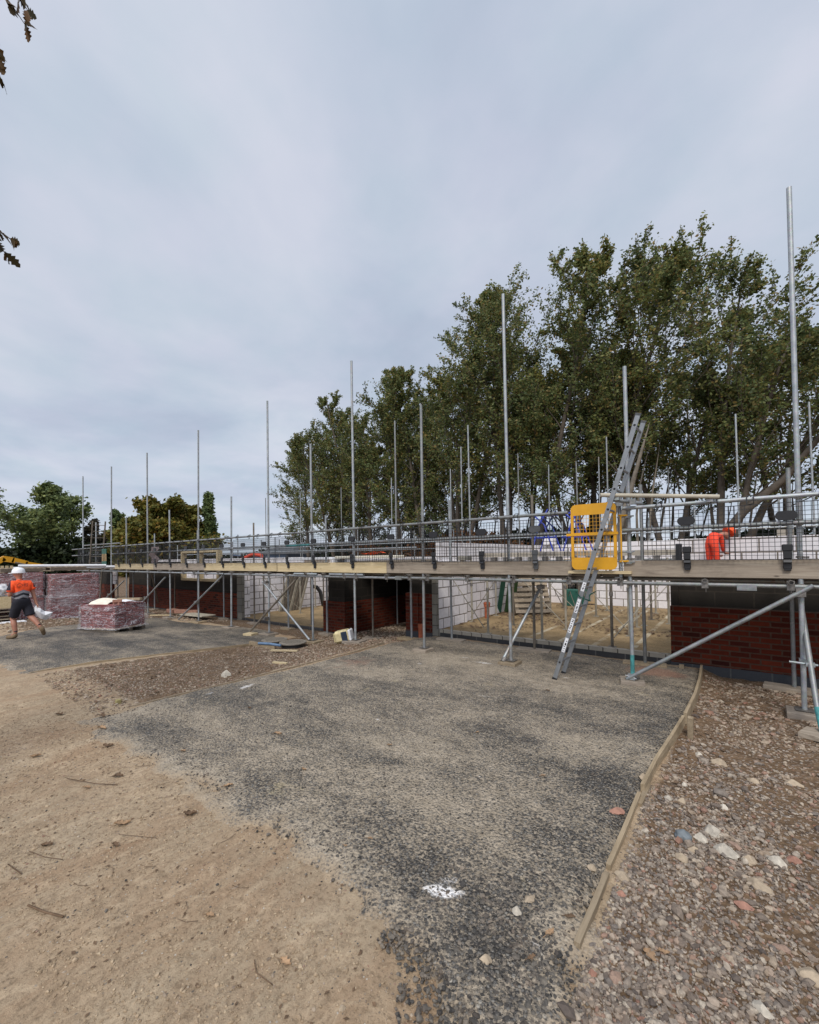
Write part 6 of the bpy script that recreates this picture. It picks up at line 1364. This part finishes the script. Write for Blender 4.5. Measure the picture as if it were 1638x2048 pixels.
for i, (x, y, s_, mt, lab, fl, el_, ro_) in enumerate(ST): stone(x, y, s_*(.78 if i < 24 else .85), mt, lab, min(.9, fl*1.35), i*3.7+1, 1+(el_-1)*.55, ro_)

# fallen leaves: curled lobed sheets
def leaf(x, y, L, ang, mat, lab, cat='leaf', nm='fallen_leaf', grp=None, seed=0, wide=.5):
    rl = random.Random(seed); g_ = GH(x, y)+.006
    if sdist(np.array([x]), np.array([y]), DRIVE)[0] > 0: g_ += .018
    n = 12; vs = []
    for i in range(n+1):
        f = i/n; w_ = L*wide*math.sin(math.pi*min(.98, f+.02))**.8*(1+.38*math.sin(f*19+seed))*.5
        for k in (-1, -.5, 0, .5, 1):
            vs.append(Vector(((f-.5)*L, k*w_, g_+L*(.16*k*k*(.5+rl.random()*.6)+.10*math.sin(f*3+seed)**2))))
    Rz = Matrix.Rotation(ang, 3, 'Z'); vs = [Rz @ Vector((v.x, v.y, 0))+Vector((x, y, v.z)) for v in vs]
    fs = [(i*5+k, (i+1)*5+k, (i+1)*5+k+1, i*5+k+1) for i in range(n) for k in range(4)]
    mb = MB().add(vs, fs, False); e = Rz @ Vector((-.5*L, 0, 0)); mb.path([Vector((x, y, g_+.004))+e, Vector((x, y, g_+.002))+e*1.7], .0014, 4)
    return tag(mb.build(nm, M[mat]), lab, cat, grp)
LV = [(-2.03, 1.03, .060, .4, 'dry_leaf', 'tan five pointed leaf lying alone on the dirt'), (-1.54, 1.10, .075, .2, 'dry_leaf', 'curled brown leaf cluster at the edge of the dark chips'), (-1.85, 1.74, .03, .2, 'dry_leaf', 'small orange leaf flake near the dirt edge of the drive'), (-1.776, 1.87, .045, .3, 'dry_leaf', 'orange leaf on the drive left of the white powder'),
 (-3.53, 2.46, .10, .5, 'dry_leaf', 'orange brown leaf on the left middle of the drive'), (-2.77, 2.17, .065, .1, 'dry_leaf', 'small pale leaf on the drive, centre left'), (-3.03, 1.68, .085, 1.0, 'dry_leaf', 'curled tan leaf on the drive near its left front edge'), (-1.21, 3.18, .055, .9, 'dry_leaf', 'reddish leaf bit on the middle right of the drive'),
 (-2.94, 1.36, .12, .6, 'dry_leaf_dark', 'dark brown leaf clump where the dirt meets the drive'), (-3.34, .70, .09, .7, 'dry_leaf_dark', 'grey brown leaf with stalk on the dirt at left'), (-5.1, 1.50, .13, .4, 'dry_leaf', 'pale leaf at the left tip of the drive'), (-4.6, 1.4, .12, .7, 'dry_leaf_dark', 'thin dark leaf on the dirt below the drive tip'), (-6.02, 1.37, .14, .3, 'dry_leaf_dark', 'brown curled leaf left of the mossy stake'), (-5.5, 1.62, .12, .2, 'dry_leaf_dark', 'brown leaf lying against the mossy stake'),
 (-.70, 1.88, .07, 1.2, 'dry_leaf', 'yellow brown leaf left of the nearest edging board'), (-.655, 2.02, .06, .4, 'dry_leaf_dark', 'brown leaf touching the nearest edging board'), (-.335, 2.05, .09, -.7, 'dry_leaf', 'yellow strip of bark in the near gravel'), (-.29, 2.10, .06, .4, 'dry_leaf', 'yellow brown crumpled leaf behind the bark strip'), (-.72, 1.72, .05, 1.0, 'dry_leaf_dark', 'thin reddish leaf beside the small white powder spot'),
 (-3.9, 1.05, .08, .5, 'dry_leaf', 'pale torn leaf on the dirt, centre left'), (-3.2, 1.05, .12, .9, 'dry_leaf', 'long pale leaf on the dirt below the dark clump'), (-4.9, .95, .11, .8, 'dry_leaf', 'long thin pale leaf at the left of the dirt'), (-3.9, 1.25, .11, .7, 'dry_leaf_dark', 'dark crinkled leaf on the dirt'), (-3.0, .95, .07, .2, 'dry_leaf_dark', 'small grey leaf on the dirt, lower left'), (-2.5, 2.9, .06, .3, 'dry_leaf', 'tiny pale leaf in the middle of the drive'), (-3.9, 1.75, .07, .3, 'dry_leaf', 'pale flat leaf just inside the left part of the drive'),
 (-1.25, 1.42, .06, 1.5, 'dry_leaf_dark', 'tuft of dry brown grass on the dirt bulge'), (-4.4, 2.7, .07, .1, 'dry_leaf_dark', 'dark leaf on the far left of the drive'), (-2.0, 3.6, .05, .8, 'dry_leaf', 'small tan leaf near the middle of the drive'), (-1.9, 5.2, .07, .3, 'dry_leaf_dark', 'brown leaf below the foot of the ladder')]
for i, (x, y, L, a, mt, lab) in enumerate(LV): leaf(x, y, L*.78, a, mt, lab, seed=i)
n = 1400; x = rng.uniform(-.55, 2.2, n); y = rng.uniform(1.0, 7.3, n); wgt = np.exp(-((x+.35)/.28)**2)*(y > 2.6)+.12+.5*(y > 5); k = rng.uniform(0, 1, n) < wgt; x, y = x[k], y[k]
litter('leaf_litter', np.stack([x, y, gh(x, y)+.012], 1), rng.uniform(.010, .026, len(x)), 'dry_leaf_dark', 'brown leaf scraps caught along the right side of the timber edging')
n = 900; x = rng.uniform(-8.3, -5.7, n); y = rng.uniform(1.6, 6.8, n); litter('leaf_litter', np.stack([x, y, gh(x, y)+.014], 1), rng.uniform(.012, .035, n), 'dry_leaf_dark', 'brown leaf scraps over the rubble strip between the drives')
n = 420; x = rng.uniform(-6.5, -.9, n); y = rng.uniform(.5, 1.6, n); litter('leaf_litter', np.stack([x, y, gh(x, y)+.004], 1), rng.uniform(.004, .014, n), 'dry_leaf_dark', 'tiny leaf scraps and stalks on the tan dirt road')
# twigs
def twig(pts, r_, lab, grp=None): r_ = r_*.72; tag(MB().path([Vector((x, y, GH(x, y)+z)) for x, y, z in pts], r_, 5).build('twig', M['dry_leaf_dark']), lab, 'twig', 'tiny twigs on the dirt road' if grp else None)
twig([(-2.83, .52, .012), (-2.70, .555, .016), (-2.58, .60, .012)], .0075, 'short thick stick on the dirt at lower left')
twig([(-4.2, 1.0, .01), (-3.9, 1.1, .014), (-3.75, 1.2, .01)], .004, 'thin twig on the dirt among the leaves'); twig([(-3.35, .62, .01), (-3.2, .66, .012), (-3.1, .72, .01)], .003, 'thin twig beside the stalked leaf'); twig([(-3.1, 1.0, .008), (-2.85, 1.12, .01)], .002, 'hair thin twig on the dirt'); twig([(-3.3, .52, .01), (-3.15, .55, .01)], .004, 'small dark stick left of the thick one')
twig([(-1.66, 1.03, .008), (-1.60, 1.0, .01), (-1.5, 1.01, .008)], .003, 'bent dark twig low on the dirt near the bottom edge')
for k in range(14): x, y, a = rng.uniform(-5.5, -1.6), rng.uniform(.6, 1.5), rng.uniform(0, 3.1); twig([(x, y, .005), (x+.05*math.cos(a), y+.05*math.sin(a), .008), (x+.1*math.cos(a+.3), y+.1*math.sin(a+.3), .005)], .0016, 'tiny hair thin twig scattered on the dirt road', True)
